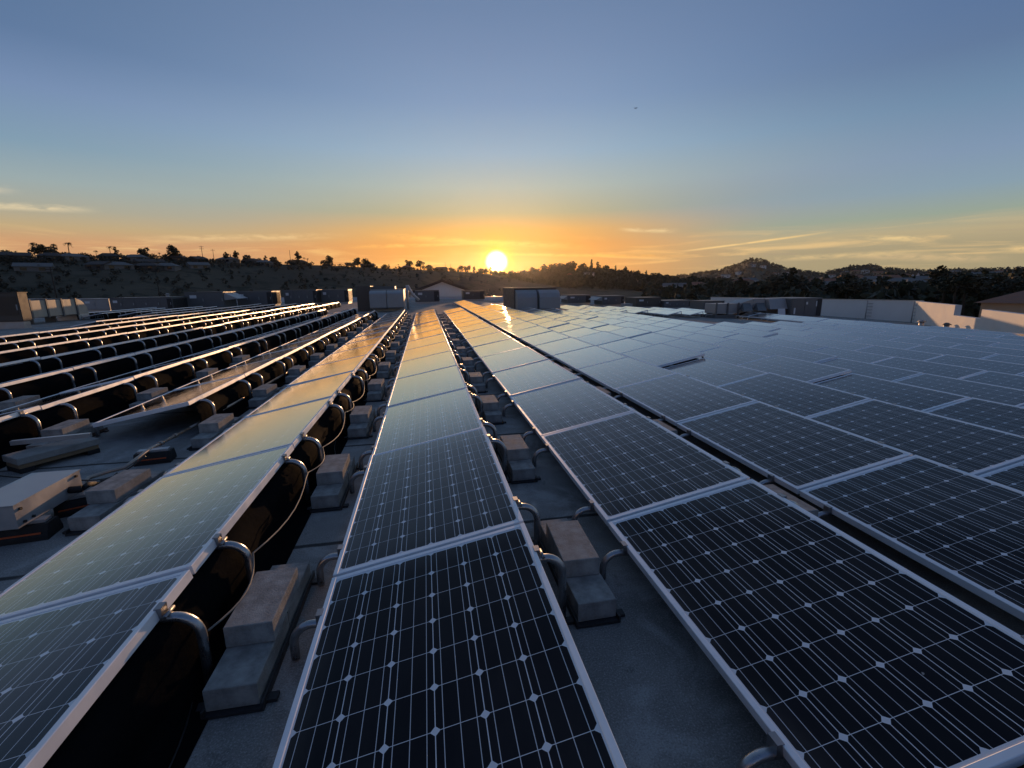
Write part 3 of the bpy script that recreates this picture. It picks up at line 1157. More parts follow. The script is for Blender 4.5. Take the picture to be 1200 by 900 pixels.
# flexible conduit, elbow and long straight conduit to under the next row
p1 = at_z(118, 567, 0.10)
p2 = at_z(134, 563, 0.10)
mb = MB()
mb.tube([gl, gl * .6 + p1 * .4 + Vector((0, 0, .02)), p1], 0.020, 10)
mb.tube([p1, p2], 0.030, 10)
mb.tube([p2 + Vector((0, 0, .01)), p2 + Vector((0.03, 0.03, .04))], 0.026, 10)
tag(mb.build('flexible_conduit', M_rubber), 'short black flexible conduit leaving the grey junction box', 'conduit')
path = [at_z(93, 572, 0.05), at_z(104, 560, 0.06), at_z(126, 553, 0.07), at_z(146, 548, 0.09), at_z(160, 538, 0.12), at_z(176, 526, 0.125),
        at_z(222, 502, 0.125)]
q0 = path[-1]
mb = MB()
mb.tube(path, 0.017, 10)
for f in (0.25, 0.62):
    c = path[-2].lerp(path[-1], f)
    dd = (path[-1] - path[-2]).normalized() * 0.025
    mb.tube([c - dd, c + dd], 0.024, 10)
end = Vector((q0.x + 0.12, 9.5, 0.13))
mb.tube([q0, q0.lerp(Vector((q0.x + 0.05, q0.y + 1.0, 0.13)), 1.0), end], 0.017, 10)
tag(mb.build('steel_conduit', M_copper), 'long steel conduit running across the open roof under the panels', 'conduit')

# board on a timber sleeper with a strut rail, at the broken end of the row
a, b, rz = px_place(6, 556, 84, 536, 0.0)
pc = at_z(66, 540, 0.0)
o = empty('roof_sleeper', (pc.x, pc.y, 0.0), 'wide concrete-topped timber sleeper lying at the open row end', 'sleeper', None, R(-34))
mb = MB()
mb.box(-0.14, 0.14, -0.31, 0.31, 0.085, 0.15, 0, None, 0.006)
mb.build('concrete_cap', M_block2, o)
mb = MB()
mb.box(-0.12, 0.12, -0.30, 0.30, 0.045, 0.084, 0)
mb.build('timber_board', M_wood, o)
for yy in (-0.30, 0.2):
    mb = MB()
    mb.box(-0.13, 0.13, yy, yy + 0.10, 0.0, 0.044, 0)
    mb.build('rubber_foot', M_rubber, o)
a, b = at_z(14, 521.5, 0.20), at_z(107, 512, 0.21)
mb = MB()
dirv = (b - a).normalized()
sd = Vector((-dirv.y, dirv.x, 0)) * 0.021
upv = Vector((0, 0, 0.042))
mb.hexa([a - sd, b - sd, b + sd, a + sd, a - sd + upv, b - sd + upv, b + sd + upv, a + sd + upv])
tag(mb.build('strut_rail', M_galv), 'loose grey strut rail lying over the timber sleeper', 'rail')
# loose black leads hanging from the last panel of that row
base_p = Vector((ROWX(-2) + 0.3, 3.95, 0.30))
pts = []
for s in range(24):
    t = s / 23
    pts.append((base_p.x + t * 0.95, base_p.y + 0.3 * t + 0.12 * math.sin(t * 5), 0.26 - 0.75 * t * (1 - t)))
cable('cable', pts, 0.006, M_black_cable, 'black lead drooping under the broken end of the second row left')

# ------------------------------------------------------------------ rooftop plant
def unit_box(x0, x1, ybase, ytop, depth, mtl, label, coil_side=None, panels=3, hood=0, hoodside=1, curb=0.18, cat='rooftop unit', dist=None, name='rooftop_unit'):
    """packaged air-handling unit whose front bottom edge is seen at photo x0..x1, ybase"""
    if dist is None:
        c = on_roof((x0 + x1) / 2, ybase)
    else:
        c = at_y((x0 + x1) / 2, ybase, dist)
    Y = c.y
    A, B = at_y(x0, ybase, Y), at_y(x1, ybase, Y)
    T = at_y((x0 + x1) / 2, ytop - (1.4 if x0 < 420 else 0.5), Y)
    zb = roof_z(c.x)
    w = B.x - A.x
    h = T.z - zb
    o = empty(name, ((A.x + B.x) / 2, Y, zb), label, cat, 'rooftop ventilation units')
    w2 = w / 2
    curb = min(curb, h * 0.2)
    mb = MB()
    mb.box(-w2 + .06, w2 - .06, .06, depth - .06, 0.0, curb, 0)
    mb.build('base_curb', M_galv, o)
    mb = MB()
    mb.box(-w2, w2, 0, depth, curb, h, 0, None, 0.015)
    mb.build('casing', mtl, o)
    mb = MB()
    mb.box(-w2 - .03, w2 + .03, -.03, depth + .03, h + 0.001, h + .035, 0)
    mb.build('top_cover', mtl, o)
    # access doors on the front
    pw = w / panels
    for q in range(panels):
        mb = MB()
        mb.box(-w2 + pw * q + .03, -w2 + pw * (q + 1) - .03, -.018, -.002, curb + .06, h - .06, 0)
        dd = mb.build('access_door', mtl, o)
        mb = MB()
        mb.box(-w2 + pw * (q + 1) - .13, -w2 + pw * (q + 1) - .09, -.05, -.0195, curb + (h - curb) * .4, curb + (h - curb) * .6, 0)
        mb.build('handle', M_unit2, dd)
    if panels >= 2:
        mb = MB()
        mb.box(-w2 + pw * 0.25, -w2 + pw * 0.6, -.024, -.0185, curb + (h - curb) * .62, curb + (h - curb) * .82, 0)
        mb.build('rating_plate', M_white2, o)
    if coil_side:
        s = 1 if coil_side == 'right' else -1
        mb = MB()
        xa = w2 * s
        for q in range(9):
            yy = .08 + (depth - .2) * q / 9
            xx = sorted((xa + s * .004, xa + s * .03))
            mb.box(xx[0], xx[1], yy, yy + (depth - .2) / 9 * .7, curb + .08, h - .1, 0)
        mb.build('coil_grille', M_coil, o)
        # condenser end seen from the front
        mb = MB()
        xx = sorted((xa - s * pw * .42, xa - s * .03))
        mb.box(xx[0], xx[1], -.026, -.0195, curb + .08, h - .08, 0)
        mb.build('coil_grille', M_coil, o)
    if hood:
        mb = MB()
        hw = hood
        s = hoodside
        xa, xb = sorted((s * (w2 + .002), s * (w2 + hw)))
        top, low = h - .05, curb + (h - curb) * .45
        if s > 0:
            mb.hexa([(xa, .1, low), (xa + .02, .1, low), (xa + .02, depth - .1, low), (xa, depth - .1, low),
                     (xa, .1, top), (xb, .1, low + .12), (xb, depth - .1, low + .12), (xa, depth - .1, top)])
        else:
            mb.hexa([(xb - .02, .1, low), (xb, .1, low), (xb, depth - .1, low), (xb - .02, depth - .1, low),
                     (xa, .1, low + .12), (xb, .1, top), (xb, depth - .1, top), (xa, depth - .1, low + .12)])
        mb.build('intake_hood', M_unit2, o)
    return o, w, h, depth


# left to right along the back of the roof
o, w, h, dp = unit_box(-42, 30, 386, 345, 0.5, M_unit3, 'brown louvred unit on a pale curb at the left edge', None, 2, curb=0.55)
mb = MB()
for q in range(26):
    zz = .62 + (h - .75) * q / 26
    mb.box(-w / 2 + .1, w / 2 - .1, -.045, -.021, zz, zz + (h - .75) / 26 * .55, 0)
mb.build('louvre', M_unit3, o)
# tan duct with an elbow going down into the roof
c = on_roof(40, 381)
Xd = c.x - 0.2


def at_x(x, y, X):
    q = ray(x, y)
    return EYE + q * (X / q.x)


A, B = at_x(38, 371, Xd), at_x(92, 371, Xd)
z1, z0 = at_x(60, 351.5, Xd).z, at_x(60, 370.5, Xd).z
o = empty('air_duct', (Xd, A.y, 0), 'tan sheet-metal air duct with a curved elbow beside the brown unit', 'air duct', None, math.pi / 2)
wd = B.y - A.y
ringx = [0.0, wd * .33, wd * .66, wd]
for q in range(3):
    mb = MB()
    mb.box(ringx[q] + .05, ringx[q + 1] - .05, 0, 1.1, z0, z1, 0)
    mb.build('duct_section', M_duct, o)
for q in range(4):
    mb = MB()
    mb.box(ringx[q] - .05, ringx[q] + .05, -.05, 1.15, z0 - .05, z1 + .05, 0)
    mb.build('flange', M_unit, o)
mb = MB()
hh = z1 - z0
ns = 8
ce = wd + .052
for q in range(ns):
    a0, a1 = math.pi / 2 * q / ns, math.pi / 2 * (q + 1) / ns
    pa, pb = (ce + hh * math.sin(a0), z0 + hh * math.cos(a0)), (ce + hh * math.sin(a1), z0 + hh * math.cos(a1))
    mb.face([(pa[0], 0, pa[1]), (pa[0], 1.1, pa[1]), (pb[0], 1.1, pb[1]), (pb[0], 0, pb[1])][::-1], 0, None, True)
    mb.face([(ce, 0, z0), (pa[0], 0, pa[1]), (pb[0], 0, pb[1])][::-1])
    mb.face([(ce, 1.1, z0), (pa[0], 1.1, pa[1]), (pb[0], 1.1, pb[1])])
mb.face([(ce, 0, z0), (ce + hh, 0, z0), (ce + hh, 1.1, z0), (ce, 1.1, z0)])
mb.build('elbow', M_duct, o)
mb = MB()
mb.box(ce, ce + hh, 0, 1.1, 0.0, z0 - .004, 0)
mb.build('drop_duct', M_galv, o)
for xx in (wd * .12, wd * .6):
    mb = MB()
    mb.box(xx, xx + .08, .3, .8, 0, z0 - .05, 0)
    mb.build('support_frame', M_unit, o)

unit_box(98, 130, 366, 352, 2.0, M_unit2, 'small pale unit between the tan duct and the long dark unit', None, 2)
unit_box(131, 204, 366, 350.5, 2.4, M_unit, 'long low dark unit with pale plates behind the left rows', 'right', 5)
unit_box(219, 264, 363, 344, 2.6, M_unit, 'dark unit with a pale sloped intake hood on its right', None, 2, hood=1.0)
unit_box(279, 320, 360, 343, 2.6, M_unit, 'dark blue-grey unit with brown coil end, second behind left rows', 'right', 3)
unit_box(334, 372, 358, 341.5, 2.6, M_unit, 'wide dark unit with white plates left of the paired grey units', 'right', 4)
unit_box(377, 409, 356.5, 341, 2.6, M_unit, 'dark unit with sunlit upper right corner left of white parapet', 'right', 3)
# hooded unit in the middle
o, w, h, dp = unit_box(436, 474, 365, 340, 3.2, M_unit2, 'pale blue-grey hooded unit in front of the gable', None, 2)
mb = MB()
for s in (-1, 1):
    xa, xb = (-w / 2 - .02, -.02) if s < 0 else (.02, w / 2 + .02)
    # rounded weather hood bulging to the front
    prof = [(0.0, .22)]
    for q in range(9):
        a = math.pi / 2 * q / 8
        prof.append((-.75 * math.sin(math.pi / 2 - a) - 0.0, h * .80 + .16 * math.sin(a)))
    out = [(-.02, .25), (-.02, h * .97)]
    pr = [(-.025, h * .97)] + [(-.025 - .75 * math.sin(a), h * .80 + .17 * h * math.cos(a)) for a in [math.pi / 2 * q / 8 for q in range(9)]] + [(-.775, .3), (-.60, .2), (-.025, .2)]
    mb.prism(pr, xa, xb)
mb.build('intake_hood', M_unit2, o)
mb = MB()
mb.box(-w / 2 - 1.0, -w / 2 - .08, .8, 2.6, 0, h * 1.18, 0)
mb.build('return_duct', M_unit3, o)
mb = MB()
mb.box(-w / 2 - .07, w / 2 - .6, 1.2, 2.6, h + .04, h * 1.16, 0)
mb.build('supply_duct', M_unit, o)
mb = MB()
mb.tube([(w / 2 + .25, .6, 0.1), (w / 2 + .25, .6, h * 1.2)], .09, 10)
mb.tube([(w / 2 + .28, .6, h * 1.18), (w / 2 + .6, .6, h * .75), (w / 2 + 1.0, .6, h * .48)], .10, 10)
mb.build('exhaust_flue', M_galv, o)
unit_box(487, 515, 356, 341, 2.4, M_unit, 'small dark unit standing before the white gable house', 'right', 2)
unit_box(543, 568, 352.5, 341, 2.4, M_unit3, 'brownish unit right of the white gable', 'right', 2)
# large twin-hooded unit right of the sun
o, w, h, dp = unit_box(603, 652, 365, 338, 5.0, M_unit3, 'large brown unit with twin mesh hoods below the sun', None, 3)
for xa, xb, d_ in ((0.02, .48, .8), (.52, 1.0, 1.0)):
    mb = MB()
    X0, X1 = -w / 2 + w * xa, -w / 2 + w * xb
    hh = h * .92
    pr = [(-.025, hh), (-.025 - d_ * .45, hh - .02), (-.025 - d_ * .85, hh * .86), (-.025 - d_, hh * .66), (-.025 - d_, .25), (-.025, .2)]
    mb.prism(pr, X0, X1)
    mb.build('intake_hood', M_unit2, o)
unit_box(665, 692, 357, 346.5, 2.4, M_unit, 'dark unit just right of the twin-hooded unit', 'right', 2, hood=.5, hoodside=-1)
unit_box(706, 731, 359, 347.5, 2.4, M_unit, 'dark unit with pale left hood, middle of the back right', 'right', 3, hood=.7, hoodside=-1)
unit_box(745, 774, 361.5, 349.5, 2.4, M_unit3, 'dark brown plain unit left of the long low unit', None, 2)
unit_box(778, 810, 362, 353, 2.4, M_unit, 'long low unit with pale plates at the back right', 'right', 4)
unit_box(733, 741, 362, 357, 1.0, M_unit2, 'tiny pale vent box between two dark units', None, 1)

# big cluster in the right field: air handler with duct run and hoods
c = on_roof(935, 374)
Yc = c.y
zb = roof_z(c.x)
A, B = at_y(925, 374, Yc), at_y(961, 374, Yc)
top = at_y(940, 349.5, Yc).z
o = empty('air_handler', (A.x, Yc, zb), 'dark air handler with angled hoods and duct run in the right field', 'air handler')
wa = B.x - A.x
ha = top - zb
mb = MB()
mb.box(-.1, wa + .1, .1, 2.4, 0, .14, 0)
mb.build('base_curb', M_galv, o)
mb = MB()
mb.box(0, wa, 0, 2.5, .14, ha, 0, None, .012)
mb.build('casing', M_unit, o)
for q in range(2):
    mb = MB()
    mb.box(wa * (.03 + .42 * q), wa * (.42 + .40 * q), -.02, -.002, .22, ha - .08, 0)
    mb.build('access_door', M_unit, o)
mb = MB()
mb.box(wa * .84, wa * .985, -.02, -.002, .2, ha - .08, 0)
mb.build('coil_grille', M_coil, o)
mb = MB()
mb.box(wa * .48, wa * .53, -.03, -.0205, ha * .7, ha * .82, 0)
mb.box(wa * .8, wa * .83, -.03, -.0205, ha * .6, ha * .85, 0)
mb.box(wa * .1, wa * .15, -.03, -.0205, ha * .25, ha * .55, 0)
mb.build('rating_plate', M_white2, o)
sc = Yc / 22.0
xl = at_y(904, 374, Yc).x - A.x
xm = at_y(890, 374, Yc).x - A.x
xk = at_y(873, 374, Yc).x - A.x
xj = at_y(846, 374, Yc).x - A.x
mb = MB()   # high pale hood next to the casing
mb.hexa([(xl, .2, ha * .50), (-.02, .2, ha * .50), (-.02, 2.0, ha * .62), (xl, 2.0, ha * .62),
         (xl + .1, .5, ha * .98), (-.02, .5, ha * .98), (-.02, 2.0, ha * .98), (xl + .1, 2.0, ha * .98)])
mb.build('intake_hood', M_unit2, o)
mb = MB()
mb.box(xl + .05, -.03, .6, 2.0, .1, ha * .49, 0)
mb.build('hood_plenum', M_unit, o)
mb = MB()
mb.hexa([(xm, .7, ha * .45), (xl - .02, .7, ha * .45), (xl - .02, 1.9, ha * .45), (xm, 1.9, ha * .45),
         (xm, .7, ha * 1.0), (xl - .02, .7, ha * 1.0), (xl - .02, 1.9, ha * 1.0), (xm, 1.9, ha * 1.0)])
mb.build('duct_section', M_unit2, o)
mb = MB()
mb.hexa([(xk, .7, ha * .35), (xm - .02, .7, ha * .40), (xm - .02, 1.9, ha * .40), (xk, 1.9, ha * .35),
         (xk, .7, ha * .78), (xm - .02, .7, ha * 1.0), (xm - .02, 1.9, ha * 1.0), (xk, 1.9, ha * .78)])
mb.build('duct_reducer', M_unit2, o)
mb = MB()
mb.box(xj, xk - .02, .7, 1.9, ha * .33, ha * .80, 0)
mb.build('duct_section', M_unit2, o)
for xx in (xj, (xj + xk) / 2, xk - .05):
    mb = MB()
    mb.box(xx - .04, xx + .04, .6, .69, 0, ha * .84, 0)
    mb.build('support_frame', M_unit, o)
for xx in (xk + .25, xm + .2):   # tilted side hoods
    mb = MB()
    mb.hexa([(xx - .45, -.1, ha * .45), (xx + .15, -.1, ha * .45), (xx + .35, .68, ha * .52), (xx - .2, .68, ha * .52),
             (xx - .40, -.08, ha * .48), (xx + .2, -.08, ha * .48), (xx + .55, .68, ha * .80), (xx + .0, .68, ha * .80)])
    mb.build('side_hood', M_unit, o)
mb = MB()
mb.box(xj - .15, xk - .3, .5, 2.1, 0, ha * .27, 0)
mb.build('base_curb', M_unit, o)
mb = MB()
xx = at_y(912, 374, Yc).x - A.x
mb.hexa([(xx - .1, -.10, 0.02), (xx + .45, -.10, 0.02), (xx + .45, -.07, 0.02), (xx - .1, -.07, 0.02),
         (xx + .05, .15, ha * .52), (xx + .55, .15, ha * .52), (xx + .55, .18, ha * .52), (xx + .05, .18, ha * .52)])
tag(mb.build('loose_panel', M_white2), '', '')
lp = bpy.context.scene.objects['loose_panel']
lp.location = o.location
tag(lp, 'white sheet leaning against the dark air handler', 'sheet')
unit_box(824, 848, 366, 353.5, 2.0, M_unit, 'dark unit half hidden behind the duct run of the air handler', 'right', 3)

# ------------------------------------------------------------------ parapets and walls
def wall_seg(name, p0, p1, h0, h1, th, mtl, label, cap=True, zbase=None):
    d = Vector((p1.x - p0.x, p1.y - p0.y, 0))
    L = d.length
    o = empty(name, (p0.x, p0.y, 0), label, 'wall', None, math.atan2(d.y, d.x))
    za = roof_z(p0.x) - .3 if zbase is None else zbase
    zb_ = roof_z(p1.x) - .3 if zbase is None else zbase
    mb = MB()
    mb.hexa([(0, 0, za), (L, 0, zb_), (L, th, zb_), (0, th, za), (0, 0, h0), (L, 0, h1), (L, th, h1), (0, th, h0)])
    mb.build('wall_face', mtl, o)
    if cap:
        mb = MB()
        mb.hexa([(-.01, -.03, h0 + .002), (L + .01, -.03, h1 + .002), (L + .01, th + .03, h1 + .002), (-.01, th + .03, h0 + .002),
                 (-.01, -.03, h0 + .04), (L + .01, -.03, h1 + .04), (L + .01, th + .03, h1 + .04), (-.01, th + .03, h0 + .04)])
        mb.build('coping', M_galv, o)
    return o


corner = on_roof(1075, 378)
backL = at_d(832, 360, 1.42 * math.hypot(corner.x, corner.y))
backL.z = 0
zt_c = EYE.z + (ray(1075, 353).z / math.hypot(*ray(1075, 353).xy)) * math.hypot(corner.x, corner.y)
zt_l = EYE.z + (ray(832, 348.5).z / math.hypot(*ray(832, 348.5).xy)) * math.hypot(backL.x, backL.y)
wall_seg('back_wall', backL, corner, zt_l, zt_c, .2, M_white2, 'long white wall behind the right field of panels')


def wall_top(x, y, P):
    q = ray(x, y)
    return EYE.z + q.z / math.hypot(q.x, q.y) * math.hypot(P.x, P.y)


e_near = on_roof(1200, 402)
dirw = (e_near - corner)
dirw.z = 0


def on_wall(x):
    """point of the slanting wall line seen at photo column x"""
    lo, hi = 0.0, 3.0
    for _ in range(60):
        md = (lo + hi) / 2
        P = corner + dirw * md
        P.z = roof_z(P.x)
        q = proj(P)
        if q is None or q[0] > x:
            hi = md
        else:
            lo = md
    P = corner + dirw * lo
    return P


w1 = on_wall(1122)
w2 = on_wall(1154)
w3 = on_wall(1330)
wall_seg('side_wall', w1, corner, wall_top(1122, 357.5, w1), wall_top(1075, 353, corner), .25, M_white, 'sunlit stucco wall section at the far right corner of the roof', False)
wall_seg('side_wall', w2, w1, wall_top(1154, 373.5, w2), wall_top(1122, 369.5, w1), .25, M_white, 'low stucco wall section between the two taller ones', False)
wall_seg('side_wall', w3, w2, wall_top(1154, 362.5, w2) , wall_top(1154, 362.5, w2), .25, M_white, 'tall pink-lit stucco wall at the right edge of the photo', False)
# the far parapet
Yp = 61.0
xa, xb = at_y(20, 350, Yp), at_y(705, 350, Yp)
ztp = at_y(420, 344, Yp).z
wall_seg('parapet', Vector((xa.x, Yp, 0)), Vector((xb.x, Yp, 0)), ztp + .05, at_y(690, 347.5, Yp).z, .25, M_white2, 'low white parapet along the far end of the roof')


# ladders and pipe frames on the right walls
def ladder(x, y0, y1, wpx, P, label):
    o = empty('wall_ladder', (0, 0, 0), label, 'ladder', 'ladders on the back walls')
    D = math.hypot(P.x, P.y) - 0.12
    wd_ = wpx / F_PX * D
    a, b = at_d(x, y0, D), at_d(x, y1, D)
    s = Vector((b.y, -b.x, 0)).normalized() * wd_ / 2
    b0 = Vector((b.x, b.y, roof_z(b.x)))
    a0 = Vector((b.x, b.y, a.z))
    o.location = b0
    for q in (-1, 1):
        mb = MB()
        mb.tube([s * q, s * q + (a0 - b0)], .03, 6)
        mb.build('rail', M_unit2, o)
    for k in range(1, 6):
        mb = MB()
        z = (a0 - b0) * (k / 6)
        mb.tube([-s + z, s + z], .018, 6)
        mb.build('rung', M_unit2, o)
    return o


pL = backL.lerp(corner, 0.78)
q_ = None
best = None
for k in range(400):
    P = backL.lerp(corner, k / 400)
    q = proj(Vector((P.x, P.y, 0)))
    if q and (best is None or abs(q[0] - 1020) < best):
        best, pL = abs(q[0] - 1020), P.copy()
ladder(1019, 352, 376, 7, pL, 'grey metal ladder on the long white back wall')
ladder(1073, 353.5, 377, 6, corner + Vector((-.2, -.1, 0)), 'grey metal ladder in the corner of the white walls')
for (x, y, lab) in ((1002, 372, 'small grey vent hood low on the long white wall'), (1108, 388, 'small dark roof vent at the foot of the stucco wall'),
                    (1079, 384, 'tiny dark roof drain box below the wall corner'), (176, 363.5, 'pale vent cap on top of the long dark unit')):
    c = on_roof(x, y)
    if x == 176:
        c = at_y(197, 350, on_roof(167, 366).y + 0.6)
    o = empty('roof_vent', (c.x, c.y, c.z if x == 176 else roof_z(c.x)), lab, 'vent', 'small roof vents')
    mb = MB()
    mb.tube([(0, 0, 0), (0, 0, .30)], .11, 10)
    mb.build('vent_pipe', M_galv, o)
    mb = MB()
    mb.tube([(0, 0, .302), (0, 0, .40)], .20, 10, 0, True, .06)
    mb.build('vent_cap', M_unit2 if y != 388 else M_unit, o)


# ------------------------------------------------------------------ houses
def house(x, ybase, D, w, dp, h, rise, mwall, mroof, label, rz=None, gable=True, z=None, group='houses on the hills', wins=2, small=False, name='house'):
    q = at_d(x, ybase, D)
    zz = q.z if z is None else z
    face = math.atan2(q.x, q.y)
    o = empty(name, (q.x, q.y, zz), label, 'house', group, -face if rz is None else rz)
    mb = MB()
    mb.box(-w / 2, w / 2, 0, dp, -4, h, 0)
    mb.build('wall', mwall, o)
    mb = MB()
    ov = .35
    t = .18 if gable != 'front' else .42
    if gable == 'front':       # ridge runs away from the viewer
        for s in (-1, 1):
            e = s * (w / 2 + ov)
            k = rise / (w / 2)
            zE = h - k * ov
            a = [(e, -ov, zE), (0, -ov, h + rise), (0, dp + ov, h + rise), (e, dp + ov, zE)]
            b = [(v[0], v[1], v[2] + t) for v in a]
            if s < 0:
                mb.hexa(a + b)
            else:
                mb.hexa([a[1], a[0], a[3], a[2], b[1], b[0], b[3], b[2]])
        mb.build('roof', mroof, o)
        mb = MB()
        mb.face([(-w / 2, 0.0, h), (w / 2, 0.0, h), (0, 0.0, h + rise)])
        mb.face([(-w / 2, dp, h), (0, dp, h + rise), (w / 2, dp, h)])
        mb.build('gable', mwall, o)
    else:
        hip = 0.0 if gable else min(w * .3, dp * .5)
        k = rise / (dp / 2)
        zE = h - k * ov
        A = [(-w / 2 - ov, -ov, zE), (w / 2 + ov, -ov, zE), (w / 2 + ov, dp + ov, zE), (-w / 2 - ov, dp + ov, zE)]
        r0, r1 = (-w / 2 - ov + hip, dp / 2, h + rise), (w / 2 + ov - hip, dp / 2, h + rise)
        mb.face([A[0], A[1], r1, r0])
        mb.face([A[2], A[3], r0, r1])
        mb.face([A[1], A[2], r1])
        mb.face([A[3], A[0], r0])
        mb.face([A[3], A[2], A[1], A[0]])
        mb.build('roof', mroof, o)
    for q_ in range(wins):
        mb = MB()
        cx = -w / 2 + w * (q_ + .5) / wins
        ww = min(1.4, w / wins * .4)
        mb.box(cx - ww / 2, cx + ww / 2, -.05, -.004, h * .35, h * .8, 0)
        mb.build('window', M_window, o)
    return o


# the white gable just beyond the roof
D = 72
q = at_d(518, 352, D)
L_, R_ = at_d(481, 350, D), at_d(556, 350, D)
apex = at_d(519, 330.5, D).z
eave = at_d(519, 344.5, D).z
o = house(519, 352, D, (R_ - L_).length, 16, eave - (-4.0), apex - eave, M_white2, M_dark_roof, 'white gable-ended building with dark roof beyond the panels', None, 'front', -4.0, None, 0, name='gable_building')
# tile-roofed house beyond the wall at the right
D = 46
q = at_d(1185, 360, D)
zE = at_d(1143, 353.5, D).z
house(1268, 360, D, 9.0, 9.0, zE + 4.0, 0.95, M_tan, M_tile, 'tan house with red-brown tiled roof over the stucco wall', None, False, -4.0, None, 4, name='tiled_house')
# houses along the left ridge (low, seen against or just under the sky)
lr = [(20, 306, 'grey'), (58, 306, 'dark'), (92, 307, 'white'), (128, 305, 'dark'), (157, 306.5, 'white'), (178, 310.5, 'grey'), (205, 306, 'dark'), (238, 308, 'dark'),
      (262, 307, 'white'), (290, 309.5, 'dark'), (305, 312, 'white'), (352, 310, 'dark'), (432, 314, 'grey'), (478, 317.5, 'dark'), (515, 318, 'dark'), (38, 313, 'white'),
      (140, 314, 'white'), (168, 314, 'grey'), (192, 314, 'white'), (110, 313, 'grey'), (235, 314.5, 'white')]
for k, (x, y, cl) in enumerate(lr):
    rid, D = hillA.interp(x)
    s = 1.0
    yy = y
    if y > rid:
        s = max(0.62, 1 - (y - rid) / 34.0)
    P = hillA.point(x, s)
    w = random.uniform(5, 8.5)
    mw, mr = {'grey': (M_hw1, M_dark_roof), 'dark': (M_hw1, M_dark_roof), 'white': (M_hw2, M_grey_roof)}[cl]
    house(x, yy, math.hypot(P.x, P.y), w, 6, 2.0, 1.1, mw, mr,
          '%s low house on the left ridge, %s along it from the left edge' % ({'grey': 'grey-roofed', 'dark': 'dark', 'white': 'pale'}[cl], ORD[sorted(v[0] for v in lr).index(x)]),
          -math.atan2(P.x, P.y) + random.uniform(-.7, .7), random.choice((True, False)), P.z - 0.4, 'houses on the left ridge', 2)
# houses in the valley and on the right hills
rh = [(930, 345, 300, 'white'), (962, 342, 320, 'tan'), (870, 339, 330, 'tan'), (878, 334, 560, 'white'), (905, 330, 700, 'tan'), (850, 326, 900, 'white'), (1005, 322, 950, 'tan'),
      (1028, 324, 880, 'tan'), (1020, 339, 420, 'white'), (1042, 337, 430, 'tan'), (1055, 343, 300, 'grey'), (1090, 340, 330, 'grey'), (1120, 322, 800, 'white'),
      (1152, 334, 240, 'white'), (1154, 344, 200, 'white'), (1175, 323, 800, 'tan'), (1060, 327, 780, 'tan'), (790, 346, 420, 'white'), (820, 345, 380, 'tan'), (690, 325.5, 610, 'white'),
      (668, 327, 600, 'tan'), (1000, 333, 560, 'tan'), (1095, 330, 560, 'tan'), (985, 347, 230, 'grey'), (1075, 345, 230, 'grey'), (1130, 346, 180, 'grey'), (742, 333, 600, 'tan')]
def on_hill(hill, x, y):
    best = None
    for q in range(101):
        P = hill.point(x, q / 100)
        p2 = proj(P)
        if p2 and (best is None or abs(p2[1] - y) < best[0]):
            best = (abs(p2[1] - y), P)
    return best[1]


for k, (x, y, D, cl) in enumerate(rh):
    mw, mr = {'grey': (M_tan, M_grey_roof), 'tan': (M_tan, M_tile), 'white': (M_white, M_grey_roof)}[cl]
    w = random.uniform(8, 13) * (1.25 if D > 600 else 1.0)
    P = on_hill(hillC if D > 620 else hillB if x < 760 else hillD, x, y)
    D = math.hypot(P.x, P.y)
    house(x, y, D, w, 8, 4.2, 1.5, mw, mr, '%s house among trees, %s from the left on the right-hand hills' % ({'grey': 'grey-roofed', 'tan': 'tan tile-roofed', 'white': 'pale'}[cl], ORD[sorted(v[0] for v in rh).index(x)] if sorted(v[0] for v in rh).index(x) < 26 else 'last'),
          None if k % 3 else -math.atan2(ray(x, y).x, ray(x, y).y) + .5, bool(k % 2), P.z + 1.0, 'houses on the right hills', 2)
fh = []
rr = random.Random(5)
for k in range(26):
    x = 800 + 15.6 * k + rr.uniform(-6, 6)
    yr, _ = hillC.interp(x)
    fh.append((x, yr + rr.uniform(5, 16)))
for k, (x, y) in enumerate(fh):
    P = on_hill(hillC, x, y)
    cl = rr.choice(('pale', 'tan', 'grey'))
    mw, mr = {'grey': (M_tan, M_grey_roof), 'tan': (M_white, M_tile), 'pale': (M_white, M_grey_roof)}[cl]
    house(x, y, math.hypot(P.x, P.y), rr.uniform(7, 11), 8, rr.uniform(2.6, 3.4), 1.4, mw, mr, '%s house far up the peaked hill, %s from the left up there' % ({'grey': 'grey-roofed', 'tan': 'tile-roofed', 'pale': 'pale'}[cl], ORD[k]),
          -math.atan2(P.x, P.y) + rr.uniform(-.6, .6), bool(k % 2), P.z + 1.5, 'houses on the far hill', 2)
# the sunlit white villa with pointed gables
for k, (x, dx) in enumerate(((1068, 0), (1074, 1), (1080, 2))):
    house(x, 333, 400, 4.2, 6, 2.6, 3.4 + .8 * (k == 1), M_white2, M_white2, '%s steep white gable of the sunlit villa on the right slope' % ('left', 'middle', 'right')[k], None, 'front', None, 'white villa gables', 0)

